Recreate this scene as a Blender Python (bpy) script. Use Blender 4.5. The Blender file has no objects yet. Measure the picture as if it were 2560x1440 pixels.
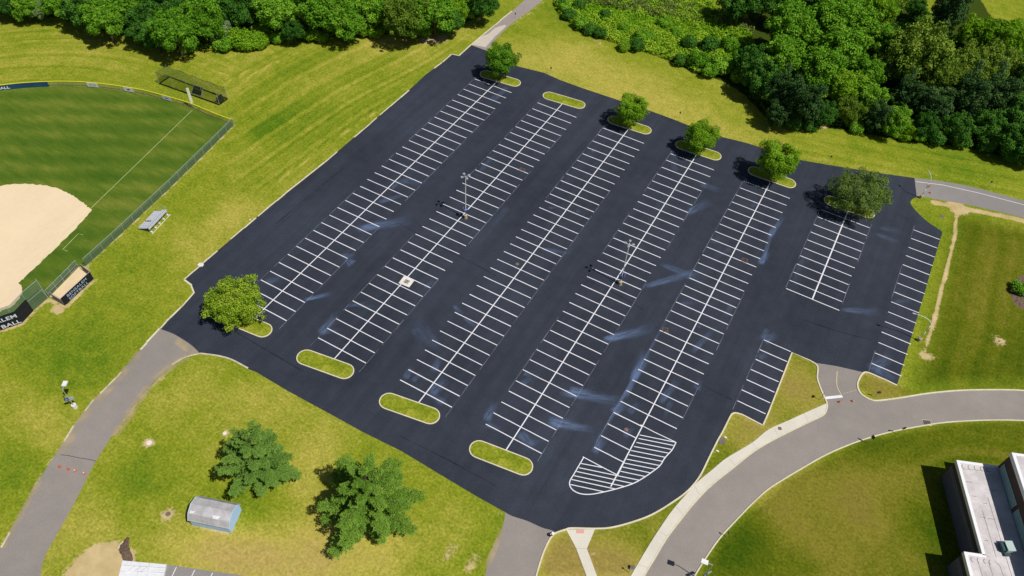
import bpy, bmesh, math, random
import numpy as np
from mathutils import Vector, Matrix

# ------------------------------------------------------------------ camera, sky, sun
SC = bpy.context.scene
COL = SC.collection
F_PX, PITCH, ROLL, YAW = 1920.0, 0.86461463, 0.06907706, -0.46351054
CAM = np.array([24.83194886, -75.64878165, 117.69892693])
cp, sp = math.cos(PITCH), math.sin(PITCH)
FW = np.array([math.sin(YAW)*cp, math.cos(YAW)*cp, -sp])
RT0 = np.array([math.cos(YAW), -math.sin(YAW), 0.0])
UP0 = np.cross(RT0, FW)
RT = RT0*math.cos(ROLL) + UP0*math.sin(ROLL)
UP = -RT0*math.sin(ROLL) + UP0*math.cos(ROLL)
cam_data = bpy.data.cameras.new("camera")
cam_data.sensor_width = 36.0
cam_data.lens = 36.0*F_PX/2560.0
cam_data.clip_end = 6000.0
cam = bpy.data.objects.new("camera", cam_data)
COL.objects.link(cam)
cam.matrix_world = Matrix(((RT[0], UP[0], -FW[0], CAM[0]), (RT[1], UP[1], -FW[1], CAM[1]),
                           (RT[2], UP[2], -FW[2], CAM[2]), (0, 0, 0, 1)))
SC.camera = cam
SUN_AZ, SUN_EL = math.radians(96), math.radians(59)      # clockwise from +Y, above the horizon
SD = np.array([math.sin(SUN_AZ)*math.cos(SUN_EL), math.cos(SUN_AZ)*math.cos(SUN_EL), math.sin(SUN_EL)])
world = bpy.data.worlds.new("World")
SC.world = world
world.use_nodes = True
wn = world.node_tree.nodes
sky = wn.new("ShaderNodeTexSky")
sky.sky_type = 'NISHITA'
sky.sun_disc = False
sky.sun_elevation = SUN_EL
sky.sun_rotation = SUN_AZ
world.node_tree.links.new(sky.outputs[0], wn["Background"].inputs[0])
wn["Background"].inputs[1].default_value = 0.05
sun_data = bpy.data.lights.new("sun", 'SUN')
sun_data.energy = 4.75
sun_data.angle = math.radians(0.5)
sun_data.color = (1.0, 0.955, 0.88)
sun = bpy.data.objects.new("sun", sun_data)
COL.objects.link(sun)
sun.rotation_euler = Vector(SD).to_track_quat('Z', 'Y').to_euler()
SC.view_settings.view_transform = 'Standard'
SC.view_settings.look = 'None'
SC.view_settings.exposure = 0.0
SC.view_settings.gamma = 1.0
SC.cycles.max_bounces = 5
SC.cycles.transparent_max_bounces = 12

# ------------------------------------------------------------------ helpers
def at(x, y, z=0.0):
    """survey point of the photograph (2560x1440) -> world point at height z"""
    d = FW + RT*(x-1280)/F_PX - UP*(y-720)/F_PX
    return CAM + d*((z-CAM[2])/d[2])

def at2(x, y, z=0.0):
    p = at(x, y, z)
    return (float(p[0]), float(p[1]))

def ppm(p):
    return F_PX/float((np.array(p)-CAM) @ FW)

def tag(o, label=None, cat=None, group=None, kind=None):
    if label: o['label'] = label
    if cat: o['category'] = cat
    if group: o['group'] = group
    if kind: o['kind'] = kind
    return o

def thing(name, label, cat, loc=(0, 0, 0), rz=0.0, group=None):
    o = bpy.data.objects.new(name, None)
    o.empty_display_size = 0.3
    COL.objects.link(o)
    o.location = loc
    o.rotation_euler = (0, 0, rz)
    return tag(o, label, cat, group)

def copy_tree(o, parent=None):
    c = o.copy()
    COL.objects.link(c)
    if parent: c.parent = parent
    for ch in list(o.children):
        copy_tree(ch, c)
    return c

class MB:
    def __init__(self):
        self.v, self.f = [], []
    def add(self, vs, fs):
        b = len(self.v)
        self.v += [tuple(float(t) for t in p) for p in vs]
        self.f += [tuple(b+i for i in f) for f in fs]
        return self
    def box(self, c, s, rz=0.0, rx=0.0):
        hx, hy, hz = s[0]/2, s[1]/2, s[2]/2
        m = Matrix.Rotation(rz, 3, 'Z') @ Matrix.Rotation(rx, 3, 'X')
        vs = [Vector(c)+m @ Vector((x*hx, y*hy, z*hz)) for x in (-1, 1) for y in (-1, 1) for z in (-1, 1)]
        return self.add(vs, [(0, 1, 3, 2), (4, 6, 7, 5), (0, 4, 5, 1), (2, 3, 7, 6), (0, 2, 6, 4), (1, 5, 7, 3)])
    def cyl(self, p0, p1, r0, r1=None, n=10):
        r1 = r0 if r1 is None else r1
        p0, p1 = Vector(p0), Vector(p1)
        d = (p1-p0).normalized()
        a = d.orthogonal().normalized()
        b = d.cross(a)
        vs = []
        for p, r in ((p0, r0), (p1, r1)):
            for i in range(n):
                t = 2*math.pi*i/n
                vs.append(p + a*math.cos(t)*r + b*math.sin(t)*r)
        fs = [(i, (i+1) % n, n+(i+1) % n, n+i) for i in range(n)]
        fs += [tuple(range(n-1, -1, -1)), tuple(range(n, 2*n))]
        return self.add(vs, fs)
    def tube(self, path, r0, r1=None, n=8):
        r1 = r0 if r1 is None else r1
        k = len(path)-1
        for i in range(k):
            a = r0+(r1-r0)*i/k
            b = r0+(r1-r0)*(i+1)/k
            self.cyl(path[i], path[i+1], a, b, n)
        return self
    def prism(self, poly, z0, z1):
        n = len(poly)
        a = sum(poly[i][0]*poly[(i+1) % n][1]-poly[(i+1) % n][0]*poly[i][1] for i in range(n))
        if a < 0: poly = poly[::-1]
        vs = [(p[0], p[1], z0) for p in poly]+[(p[0], p[1], z1) for p in poly]
        fs = [(i, (i+1) % n, n+(i+1) % n, n+i) for i in range(n)]
        fs += [tuple(range(n-1, -1, -1)), tuple(range(n, 2*n))]
        return self.add(vs, fs)
    def sheet(self, poly, z):
        n = len(poly)
        a = sum(poly[i][0]*poly[(i+1) % n][1]-poly[(i+1) % n][0]*poly[i][1] for i in range(n))
        if a < 0: poly = poly[::-1]
        return self.add([(p[0], p[1], z) for p in poly], [tuple(range(n))])
    def strip(self, line, w, z0, z1, closed=False):
        """a bar of width w along a 2D polyline, from z0 up to z1 (flat when equal)"""
        pts = [np.array(p, float) for p in line]
        n = len(pts)
        L, R = [], []
        for i in range(n):
            if closed:
                d = pts[(i+1) % n]-pts[i-1]
            else:
                d = pts[min(i+1, n-1)]-pts[max(i-1, 0)]
            d = d/(np.linalg.norm(d)+1e-9)
            nn = np.array([-d[1], d[0]])*w/2
            L.append(pts[i]+nn); R.append(pts[i]-nn)
        vs, fs = [], []
        for i in range(n):
            if z1 > z0:
                vs += [(*L[i], z0), (*L[i], z1), (*R[i], z1), (*R[i], z0)]
            else:
                vs += [(*L[i], z1), (*R[i], z1)]
        m = n if closed else n-1
        for i in range(m):
            j = (i+1) % n
            if z1 > z0:
                a, b = 4*i, 4*j
                fs += [(a, a+1, b+1, b), (a+1, a+2, b+2, b+1), (a+2, a+3, b+3, b+2)]
            else:
                fs += [(2*i, 2*i+1, 2*j+1, 2*j)]
        if z1 > z0 and not closed:
            fs += [(0, 3, 2, 1), (4*(n-1), 4*(n-1)+1, 4*(n-1)+2, 4*(n-1)+3)]
        return self.add(vs, fs)
    def quad(self, a, b, c, d):
        return self.add([a, b, c, d], [(0, 1, 2, 3)])
    def build(self, name, mat, parent=None, smooth=False):
        me = bpy.data.meshes.new(name)
        me.from_pydata(self.v, [], self.f)
        me.validate()
        if smooth:
            for p in me.polygons: p.use_smooth = True
        me.materials.append(mat)
        o = bpy.data.objects.new(name, me)
        COL.objects.link(o)
        if parent: o.parent = parent
        return o

def smooth_line(pts, n=6):
    """Catmull-Rom through 2D points"""
    P = [np.array(p, float) for p in pts]
    P = [2*P[0]-P[1]]+P+[2*P[-1]-P[-2]]
    out = []
    for i in range(1, len(P)-2):
        for k in range(n):
            t = k/n
            a, b, c, d = P[i-1], P[i], P[i+1], P[i+2]
            out.append(tuple(0.5*((2*b)+(-a+c)*t+(2*a-5*b+4*c-d)*t*t+(-a+3*b-3*c+d)*t**3)))
    out.append(tuple(P[-2]))
    return out

def G(pts, z=0.0):
    return [at2(x, y, z) for x, y in pts]

def GS(pts, n=6, z=0.0):
    return smooth_line(G(pts, z), n)

# ------------------------------------------------------------------ materials
LF = 1.32      # picture brightness of a white sunlit floor: turns a photographed colour into a base colour
def C(r, g, b, k=1.0):
    o = []
    for c in (r, g, b):
        c /= 255.0
        c = c/12.92 if c <= 0.04045 else ((c+0.055)/1.055)**2.4
        o.append(min(0.86, c*k/LF))
    return tuple(o)

class NT:
    def __init__(self, name):
        self.m = bpy.data.materials.new(name)
        self.m.use_nodes = True
        self.t = self.m.node_tree
        self.b = self.t.nodes["Principled BSDF"]
        self.out = self.t.nodes["Material Output"]
    def n(self, typ, **kw):
        nd = self.t.nodes.new(typ)
        for k, v in kw.items(): setattr(nd, k, v)
        return nd
    def l(self, a, b): self.t.links.new(a, b)
    def coord(self, scale=(1, 1, 1), rz=0.0):
        tc = self.n("ShaderNodeTexCoord")
        mp = self.n("ShaderNodeMapping")
        mp.inputs['Scale'].default_value = scale
        mp.inputs['Rotation'].default_value = (0, 0, rz)
        self.l(tc.outputs['Object'], mp.inputs[0])
        return mp.outputs[0]
    def noise(self, vec, scale, detail=4.0, rough=0.55):
        nz = self.n("ShaderNodeTexNoise")
        nz.inputs['Scale'].default_value = scale
        nz.inputs['Detail'].default_value = detail
        nz.inputs['Roughness'].default_value = rough
        self.l(vec, nz.inputs['Vector'])
        return nz.outputs['Fac']
    def attr(self, name):
        a = self.n("ShaderNodeAttribute", attribute_name=name)
        return a.outputs['Fac']
    def math(self, op, a, b=None, c=None, clamp=False):
        nd = self.n("ShaderNodeMath", operation=op, use_clamp=clamp)
        for i, x in enumerate((a, b, c)):
            if x is None: continue
            if isinstance(x, (int, float)): nd.inputs[i].default_value = x
            else: self.l(x, nd.inputs[i])
        return nd.outputs[0]
    def ramp(self, fac, stops):
        nd = self.n("ShaderNodeValToRGB")
        e = nd.color_ramp.elements
        while len(e) < len(stops): e.new(0.5)
        for el, (p, c) in zip(e, stops):
            el.position = p
            el.color = (*c, 1.0) if len(c) == 3 else c
        self.l(fac, nd.inputs[0])
        return nd.outputs[0]
    def mix(self, fac, a, b, blend='MIX'):
        nd = self.n("ShaderNodeMix", data_type='RGBA', blend_type=blend)
        for s, x in ((nd.inputs[0], fac), (nd.inputs[6], a), (nd.inputs[7], b)):
            if isinstance(x, (int, float)): s.default_value = x
            elif isinstance(x, tuple): s.default_value = (*x, 1.0)
            else: self.l(x, s)
        return nd.outputs[2]
    def smoothstep(self, x, lo, hi):
        nd = self.n("ShaderNodeMapRange", interpolation_type='SMOOTHSTEP')
        self.l(x, nd.inputs[0])
        nd.inputs[1].default_value = lo
        nd.inputs[2].default_value = hi
        return nd.outputs[0]

def mat(name, col, rough=0.85, var=0.12, scale=0.8, fine=6.0, fvar=0.08, spec=0.3, metal=0.0, stretch=(1, 1, 1), rz=0.0):
    m = NT(name)
    v = m.coord(stretch, rz)
    n1 = m.noise(v, scale, 5)
    n2 = m.noise(v, fine, 3)
    lo = tuple(c*(1-var) for c in col); hi = tuple(min(0.9, c*(1+var)) for c in col)
    c1 = m.ramp(n1, [(0.3, lo), (0.7, hi)])
    g = m.ramp(n2, [(0.3, (1-fvar,)*3), (0.7, (1+fvar,)*3)])
    c2 = m.mix(1.0, c1, g, 'MULTIPLY')
    m.l(c2, m.b.inputs['Base Color'])
    m.b.inputs['Roughness'].default_value = rough
    m.b.inputs['Metallic'].default_value = metal
    m.b.inputs['Specular IOR Level'].default_value = spec
    return m.m

def see_through(name, col, alpha, scale=0.0):
    m = NT(name)
    m.b.inputs['Base Color'].default_value = (*col, 1)
    m.b.inputs['Roughness'].default_value = 0.9
    m.b.inputs['Specular IOR Level'].default_value = 0.1
    if scale:
        nz = m.noise(m.coord(), scale, 3)
        a = m.math('MULTIPLY', m.smoothstep(nz, 0.2, 0.8), alpha*2, clamp=True)
        m.l(a, m.b.inputs['Alpha'])
    else:
        m.b.inputs['Alpha'].default_value = alpha
    return m.m

M = {}
M['paint'] = mat('line_paint', C(238, 238, 246), 0.7, 0.05, 0.6, 5, 0.06)
M['kerb'] = mat('kerb_concrete', C(222, 213, 186), 0.9, 0.10, 0.5, 4, 0.08)
M['kerb_old'] = mat('old_kerb_concrete', C(205, 196, 170), 0.9, 0.25, 0.7, 4, 0.12)
M['walk'] = mat('pavement_concrete', C(222, 217, 204), 0.9, 0.06, 0.25, 5, 0.05)
M['white'] = mat('white_metal', C(240, 240, 240), 0.5, 0.03)
M['galv'] = mat('galvanised_steel', C(190, 195, 200), 0.45, 0.06, 2, 8, 0.05, 0.4, 0.3)
M['alu'] = mat('aluminium', C(222, 226, 238), 0.4, 0.06, 1.5, 8, 0.06, 0.5, 0.25)
M['dark'] = mat('dark_metal', C(35, 38, 42), 0.6, 0.1)
M['black'] = mat('black_fabric', C(28, 30, 36), 0.9, 0.15, 0.6)
M['bark'] = mat('bark', C(95, 80, 62), 0.95, 0.25, 1.5)
M['base_conc'] = mat('pole_base_concrete', C(190, 172, 135), 0.9, 0.12, 2)
M['white_conc'] = mat('pale_concrete', C(232, 228, 222), 0.9, 0.06, 1.5)
M['blue_sign'] = mat('blue_sign_paint', C(45, 80, 165), 0.5, 0.06, 2)
M['pale_sign'] = mat('pale_sign_back', C(175, 190, 205), 0.5, 0.06, 2)
M['yellow'] = mat('yellow_cap', C(232, 226, 60), 0.6, 0.05, 1)
M['mesh_green'] = see_through('green_chain_link', C(108, 132, 112), 0.52)
M['mesh_thin'] = see_through('bare_chain_link', C(140, 146, 112), 0.42)
M['net'] = see_through('black_netting', C(70, 92, 48), 0.26)
M['net_dense'] = see_through('gathered_netting', C(26, 32, 26), 0.85)
M['orange'] = mat('orange_plastic', C(214, 104, 84), 0.6, 0.05)
M['steel_dark'] = mat('rusty_grate', C(92, 70, 62), 0.8, 0.3, 2)
M['manhole'] = mat('manhole_iron', C(120, 108, 102), 0.8, 0.2, 2)
M['red_iron'] = mat('reddish_iron', C(132, 104, 98), 0.8, 0.15, 2)
M['tactile'] = mat('tactile_paving', C(226, 170, 162), 0.9, 0.06, 3)
M['letter'] = mat('white_lettering', C(235, 240, 246), 0.7, 0.02)
M['letter_dug'] = mat('pale_blue_lettering', C(176, 196, 222), 0.7, 0.04)
M['letter_blue'] = mat('blue_lettering', C(86, 120, 165), 0.7, 0.04)
M['banner_blue'] = mat('navy_banner', C(36, 78, 116), 0.8, 0.18, 0.5)
M['banner_white'] = mat('white_banner', C(232, 232, 236), 0.8, 0.04)
M['grey_mark'] = mat('grey_print', C(120, 130, 150), 0.8, 0.05)
M['dark_mark'] = mat('dark_print', C(60, 50, 60), 0.8, 0.05)
M['dugout_in'] = mat('dugout_board', C(140, 130, 132), 0.9, 0.1)
M['sand'] = mat('sand', C(232, 208, 168), 0.95, 0.07, 0.4, 4, 0.05)
M['bench'] = mat('bench_plank', C(244, 232, 212), 0.8, 0.04)
M['shed_wall'] = mat('blue_siding', (.38, .55, .82), 0.7, 0.06, 1)
M['shed_roof'] = mat('grey_shingle', C(188, 186, 190), 0.9, 0.20, 0.7, 5, 0.10)
M['shed_patch'] = mat('pale_shingle', C(228, 228, 232), 0.9, 0.05)
M['trim'] = mat('pale_blue_trim', C(190, 222, 242), 0.7, 0.04)
M['roof'] = mat('roof_membrane', C(212, 206, 208), 0.8, 0.20, 0.45, 3, 0.07)
M['fascia'] = mat('white_fascia', C(246, 246, 250), 0.5, 0.02)
M['wall_brick'] = mat('dark_brick', C(88, 72, 66), 0.9, 0.1, 0.8)
M['wall_grey'] = mat('grey_block_wall', C(100, 98, 112), 0.9, 0.1, 0.5)
M['ledge'] = mat('grey_ledge', C(150, 145, 148), 0.8, 0.06)
M['seam'] = mat('roof_seam', C(120, 115, 118), 0.9, 0.1)
M['glass_block'] = mat('glass_block', C(170, 205, 205), 0.25, 0.12, 2, 8, 0.1, 0.6)
M['frame_dark'] = mat('window_frame', C(70, 85, 90), 0.6, 0.05)
M['ac'] = mat('ac_casing', C(190, 208, 206), 0.5, 0.05)
M['ac_dark'] = mat('ac_grille', C(50, 82, 84), 0.6, 0.1)
M['mulch'] = mat('bark_mulch', C(112, 94, 80), 0.95, 0.4, 2.5, 8, 0.3)
M['stone'] = mat('pale_stone', C(215, 198, 165), 0.9, 0.12, 2)
M['crack'] = mat('tar_crack', C(70, 68, 68), 0.9, 0.1)
M['yellow_line'] = mat('yellow_road_paint', C(226, 208, 150), 0.8, 0.1)
M['pavers'] = mat('white_panel', C(232, 234, 240), 0.6, 0.05, 0.7)

def asphalt(name, col, var, passes=False, grain=0.16):
    m = NT(name)
    v = m.coord()
    big = m.noise(v, 0.035, 4)
    mid = m.noise(v, 0.35, 5, 0.6)
    fine = m.noise(v, 3.5, 2, 0.7)
    f = m.math('ADD', m.math('MULTIPLY', big, 0.6), m.math('MULTIPLY', mid, 0.4))
    lo = tuple(c*(1-var) for c in col); hi = tuple(c*(1+var) for c in col)
    c1 = m.ramp(f, [(0.34, lo), (0.66, hi)])
    c2 = m.mix(1.0, c1, m.ramp(fine, [(0.3, (1-grain,)*3), (0.7, (1+grain,)*3)]), 'MULTIPLY')
    if passes:      # sealer laid in long passes down the rows, and older patches below
        lane = m.noise(m.coord((1, .035, 1)), 0.42, 3, 0.6)
        c2 = m.mix(1.0, c2, m.ramp(lane, [(0.32, (0.86, 0.86, 0.87)), (0.68, (1.14, 1.14, 1.12))]), 'MULTIPLY')
        spot = m.smoothstep(m.noise(v, 0.9, 5, 0.7), 0.62, 0.80)
        c2 = m.mix(m.math('MULTIPLY', spot, 0.30), c2, C(92, 92, 96))
    m.l(c2, m.b.inputs['Base Color'])
    m.b.inputs['Roughness'].default_value = 0.85
    m.b.inputs['Specular IOR Level'].default_value = 0.2
    return m.m

M['lot'] = asphalt('sealed_asphalt', C(51, 57, 70), 0.26, passes=True)
M['road'] = asphalt('worn_asphalt', C(150, 143, 138), 0.12, False, 0.07)
M['road_dark'] = asphalt('greyer_asphalt', C(146, 142, 140), 0.10, False, 0.07)
M['path'] = asphalt('path_asphalt', C(160, 150, 145), 0.10)
M['path_pale'] = asphalt('pale_patch', C(205, 196, 184), 0.08)

def grass_mat(name, full=True):
    """lawn: lush, plain and dry grass blended by survey attributes and noise"""
    m = NT(name)
    v = m.coord()
    lush, mid_c, dry = C(86, 119, 22), C(135, 146, 38), C(178, 169, 76)
    big = m.noise(v, 0.045, 5, 0.6)
    med = m.noise(v, 0.33, 5, 0.65)
    fine = m.noise(v, 2.2, 3, 0.7)
    f = m.math('ADD', m.math('MULTIPLY', big, 0.36), m.math('ADD', m.math('MULTIPLY', med, 0.36), m.math('MULTIPLY', fine, 0.28)))
    if full:
        f = m.math('ADD', f, m.attr('dry'))
        f = m.math('ADD', f, m.math('MULTIPLY', m.attr('streak'), m.math('ADD', 0.35, m.math('MULTIPLY', med, 1.3))))
    col = m.ramp(f, [(0.30, lush), (0.50, mid_c), (0.72, dry), (0.95, C(182, 162, 92))])
    col = m.mix(1.0, col, m.ramp(fine, [(0.25, (0.70,)*3), (0.75, (1.30,)*3)]), 'MULTIPLY')
    col = m.mix(1.0, col, m.ramp(m.noise(v, 0.8, 4, 0.7), [(0.3, (0.87,)*3), (0.7, (1.13,)*3)]), 'MULTIPLY')
    if full:
        col = m.mix(m.attr('field'), col, m.mix(1.0, col, (0.44, 0.46, 0.28), 'MULTIPLY'))
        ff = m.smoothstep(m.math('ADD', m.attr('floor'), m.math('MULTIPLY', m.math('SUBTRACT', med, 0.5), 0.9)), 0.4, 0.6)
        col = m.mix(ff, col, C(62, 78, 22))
        dd = m.smoothstep(m.math('ADD', m.attr('dirt'), m.math('MULTIPLY', m.math('SUBTRACT', m.math('ADD', m.math('MULTIPLY', med, 0.5), m.math('MULTIPLY', fine, 0.5)), 0.5), 1.5)), 0.38, 0.72)
        dc = m.ramp(med, [(0.3, C(186, 164, 112)), (0.7, C(216, 194, 148))])
        col = m.mix(dd, col, dc)
    m.l(col, m.b.inputs['Base Color'])
    m.b.inputs['Roughness'].default_value = 0.95
    m.b.inputs['Specular IOR Level'].default_value = 0.05
    return m.m

M['grass'] = grass_mat('lawn')
M['turf'] = grass_mat('island_turf', False)

def field_mat():
    m = NT('outfield_turf')
    v = m.coord((1, 1, 1), 0.5)
    big = m.noise(v, 0.06, 4)
    med = m.noise(m.coord((0.35, 1.6, 1), 0.9), 0.5, 5, 0.65)
    fine = m.noise(v, 2.4, 3, 0.7)
    wv = m.n("ShaderNodeTexWave", wave_type='BANDS', bands_direction='X', wave_profile='SIN')
    wv.inputs['Scale'].default_value = 0.055
    wv.inputs['Distortion'].default_value = 0.8
    m.l(m.coord((1, 1, 1), 1.05), wv.inputs['Vector'])
    f = m.math('ADD', m.math('MULTIPLY', big, 0.46), m.math('MULTIPLY', med, 0.46))
    f = m.math('ADD', f, m.math('MULTIPLY', wv.outputs['Fac'], 0.12))
    col = m.ramp(f, [(0.32, C(62, 96, 24)), (0.52, C(88, 112, 34)), (0.72, C(124, 132, 52))])
    col = m.mix(1.0, col, m.ramp(fine, [(0.25, (0.82,)*3), (0.75, (1.18,)*3)]), 'MULTIPLY')
    m.l(col, m.b.inputs['Base Color'])
    m.b.inputs['Roughness'].default_value = 0.95
    m.b.inputs['Specular IOR Level'].default_value = 0.05
    return m.m
M['field'] = field_mat()
M['infield'] = mat('infield_dirt', C(238, 217, 182), 0.95, 0.05, 0.12, 1.6, 0.03, .1, 0, (1, .45, 1), .6)

def dust_mat():
    m = NT('line_dust')
    uv = m.n("ShaderNodeUVMap")
    sx = m.n("ShaderNodeSeparateXYZ")
    m.l(uv.outputs[0], sx.inputs[0])
    u, w = sx.outputs[0], sx.outputs[1]
    v = m.math('SUBTRACT', m.math('MULTIPLY', w, 2.0), 1.0)
    side = m.math('POWER', m.math('SUBTRACT', 1.0, m.math('MULTIPLY', v, v), clamp=True), 1.9)
    tail = m.math('MULTIPLY', m.smoothstep(u, 0.0, 0.22), m.math('POWER', m.math('SUBTRACT', 1.0, u, clamp=True), 1.1))
    mp = m.n("ShaderNodeMapping")
    mp.inputs['Scale'].default_value = (2.0, 7.0, 1)
    m.l(uv.outputs[0], mp.inputs[0])
    ob = m.noise(m.coord(), 0.3, 2)
    ad = m.n("ShaderNodeVectorMath", operation='ADD')
    m.l(mp.outputs[0], ad.inputs[0]); m.l(ob, ad.inputs[1])
    st = m.noise(ad.outputs[0], 1.3, 4, 0.6)
    a = m.math('MULTIPLY', m.math('MULTIPLY', side, tail), m.smoothstep(st, 0.18, 0.88))
    a = m.math('MULTIPLY', a, m.math('MULTIPLY', m.attr('strength'), 0.92), clamp=True)
    m.b.inputs['Base Color'].default_value = (*C(150, 180, 235), 1)
    m.b.inputs['Roughness'].default_value = 0.95
    m.l(a, m.b.inputs['Alpha'])
    return m.m
M['dust'] = dust_mat()
M['chalk'] = see_through('chalk_string_line', C(190, 200, 225), 0.30, 0.25)

def leaf_mat(name, dark, mid_c, light, trans=0.22):
    m = NT(name)
    t = m.attr('tint')
    oi = m.n("ShaderNodeObjectInfo")
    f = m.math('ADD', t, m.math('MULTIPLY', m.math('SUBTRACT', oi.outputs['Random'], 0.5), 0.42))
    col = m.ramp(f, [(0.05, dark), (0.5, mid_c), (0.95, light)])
    d = m.n("ShaderNodeBsdfDiffuse")
    tr = m.n("ShaderNodeBsdfTranslucent")
    mx = m.n("ShaderNodeMixShader")
    m.l(col, d.inputs[0]); m.l(col, tr.inputs[0])
    mx.inputs[0].default_value = trans
    m.l(d.outputs[0], mx.inputs[1]); m.l(tr.outputs[0], mx.inputs[2])
    m.l(mx.outputs[0], m.out.inputs[0])
    return m.m
M['leaf_dark'] = leaf_mat('dark_leaves', (0.026, 0.086, 0.012), (0.054, 0.158, 0.020), (0.105, 0.250, 0.034))
M['leaf_mid'] = leaf_mat('green_leaves', (0.054, 0.150, 0.010), (0.120, 0.295, 0.018), (0.225, 0.420, 0.036))
M['leaf_light'] = leaf_mat('bright_leaves', (0.100, 0.230, 0.010), (0.190, 0.370, 0.018), (0.280, 0.460, 0.036), 0.35)
M['leaf_olive'] = leaf_mat('olive_leaves', (0.070, 0.135, 0.014), (0.140, 0.235, 0.024), (0.240, 0.330, 0.046))
M['leaf_lot_olive'] = leaf_mat('airy_olive_leaves', (0.090, 0.155, 0.030), (0.165, 0.255, 0.050), (0.260, 0.350, 0.085), 0.35)
M['leaf_grey'] = leaf_mat('greyish_leaves', (0.09, 0.17, 0.06), (0.17, 0.28, 0.10), (0.28, 0.38, 0.17))
M['needle'] = leaf_mat('pine_needles', (0.052, 0.120, 0.014), (0.108, 0.212, 0.024), (0.190, 0.320, 0.046), 0.10)
M['needle_blue'] = leaf_mat('bluish_pine_needles', (0.046, 0.104, 0.016), (0.092, 0.184, 0.028), (0.155, 0.270, 0.048), 0.10)
M['cedar'] = leaf_mat('cedar_foliage', (0.024, 0.060, 0.016), (0.046, 0.105, 0.028), (0.084, 0.160, 0.046), 0.1)
M['reed'] = leaf_mat('thicket_leaves', (0.085, 0.220, 0.008), (0.205, 0.410, 0.018), (0.380, 0.530, 0.045), 0.3)
M['reed_tan'] = leaf_mat('reeds', (0.090, 0.150, 0.025), (0.160, 0.210, 0.050), (0.280, 0.280, 0.110), 0.15)

# ------------------------------------------------------------------ the ground sheet with its grass survey
rng = np.random.default_rng(11)
def noise1(x, seed, octaves=4, base=1.0, gain=0.6):
    out = np.zeros_like(x)
    amp, fr, tot = 1.0, base, 0.0
    for o in range(octaves):
        r = np.random.default_rng(seed*31+o).random(4096)
        t = x*fr
        i = np.floor(t).astype(int)
        f = t-i
        f = f*f*(3-2*f)
        out += amp*(r[i % 4096]*(1-f)+r[(i+1) % 4096]*f)
        tot += amp
        amp *= gain; fr *= 2.03
    return out/tot

def seg_dist(X, Y, line):
    d = np.full(X.shape, 1e9)
    for (x0, y0), (x1, y1) in zip(line[:-1], line[1:]):
        dx, dy = x1-x0, y1-y0
        L2 = dx*dx+dy*dy+1e-9
        t = np.clip(((X-x0)*dx+(Y-y0)*dy)/L2, 0, 1)
        d = np.minimum(d, np.hypot(X-x0-t*dx, Y-y0-t*dy))
    return d

def in_poly(X, Y, poly):
    c = np.zeros(X.shape, bool)
    n = len(poly)
    for i in range(n):
        x0, y0 = poly[i]; x1, y1 = poly[(i+1) % n]
        cond = ((y0 > Y) != (y1 > Y))
        xi = (x1-x0)*(Y-y0)/((y1-y0) if abs(y1-y0) > 1e-9 else 1e-9)+x0
        c ^= cond & (X < xi)
    return c

def soft_poly(X, Y, poly, w):
    ins = in_poly(X, Y, poly)
    d = seg_dist(X, Y, list(poly)+[poly[0]])
    return np.clip(0.5+np.where(ins, d, -d)/(2*w), 0, 1)

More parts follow.
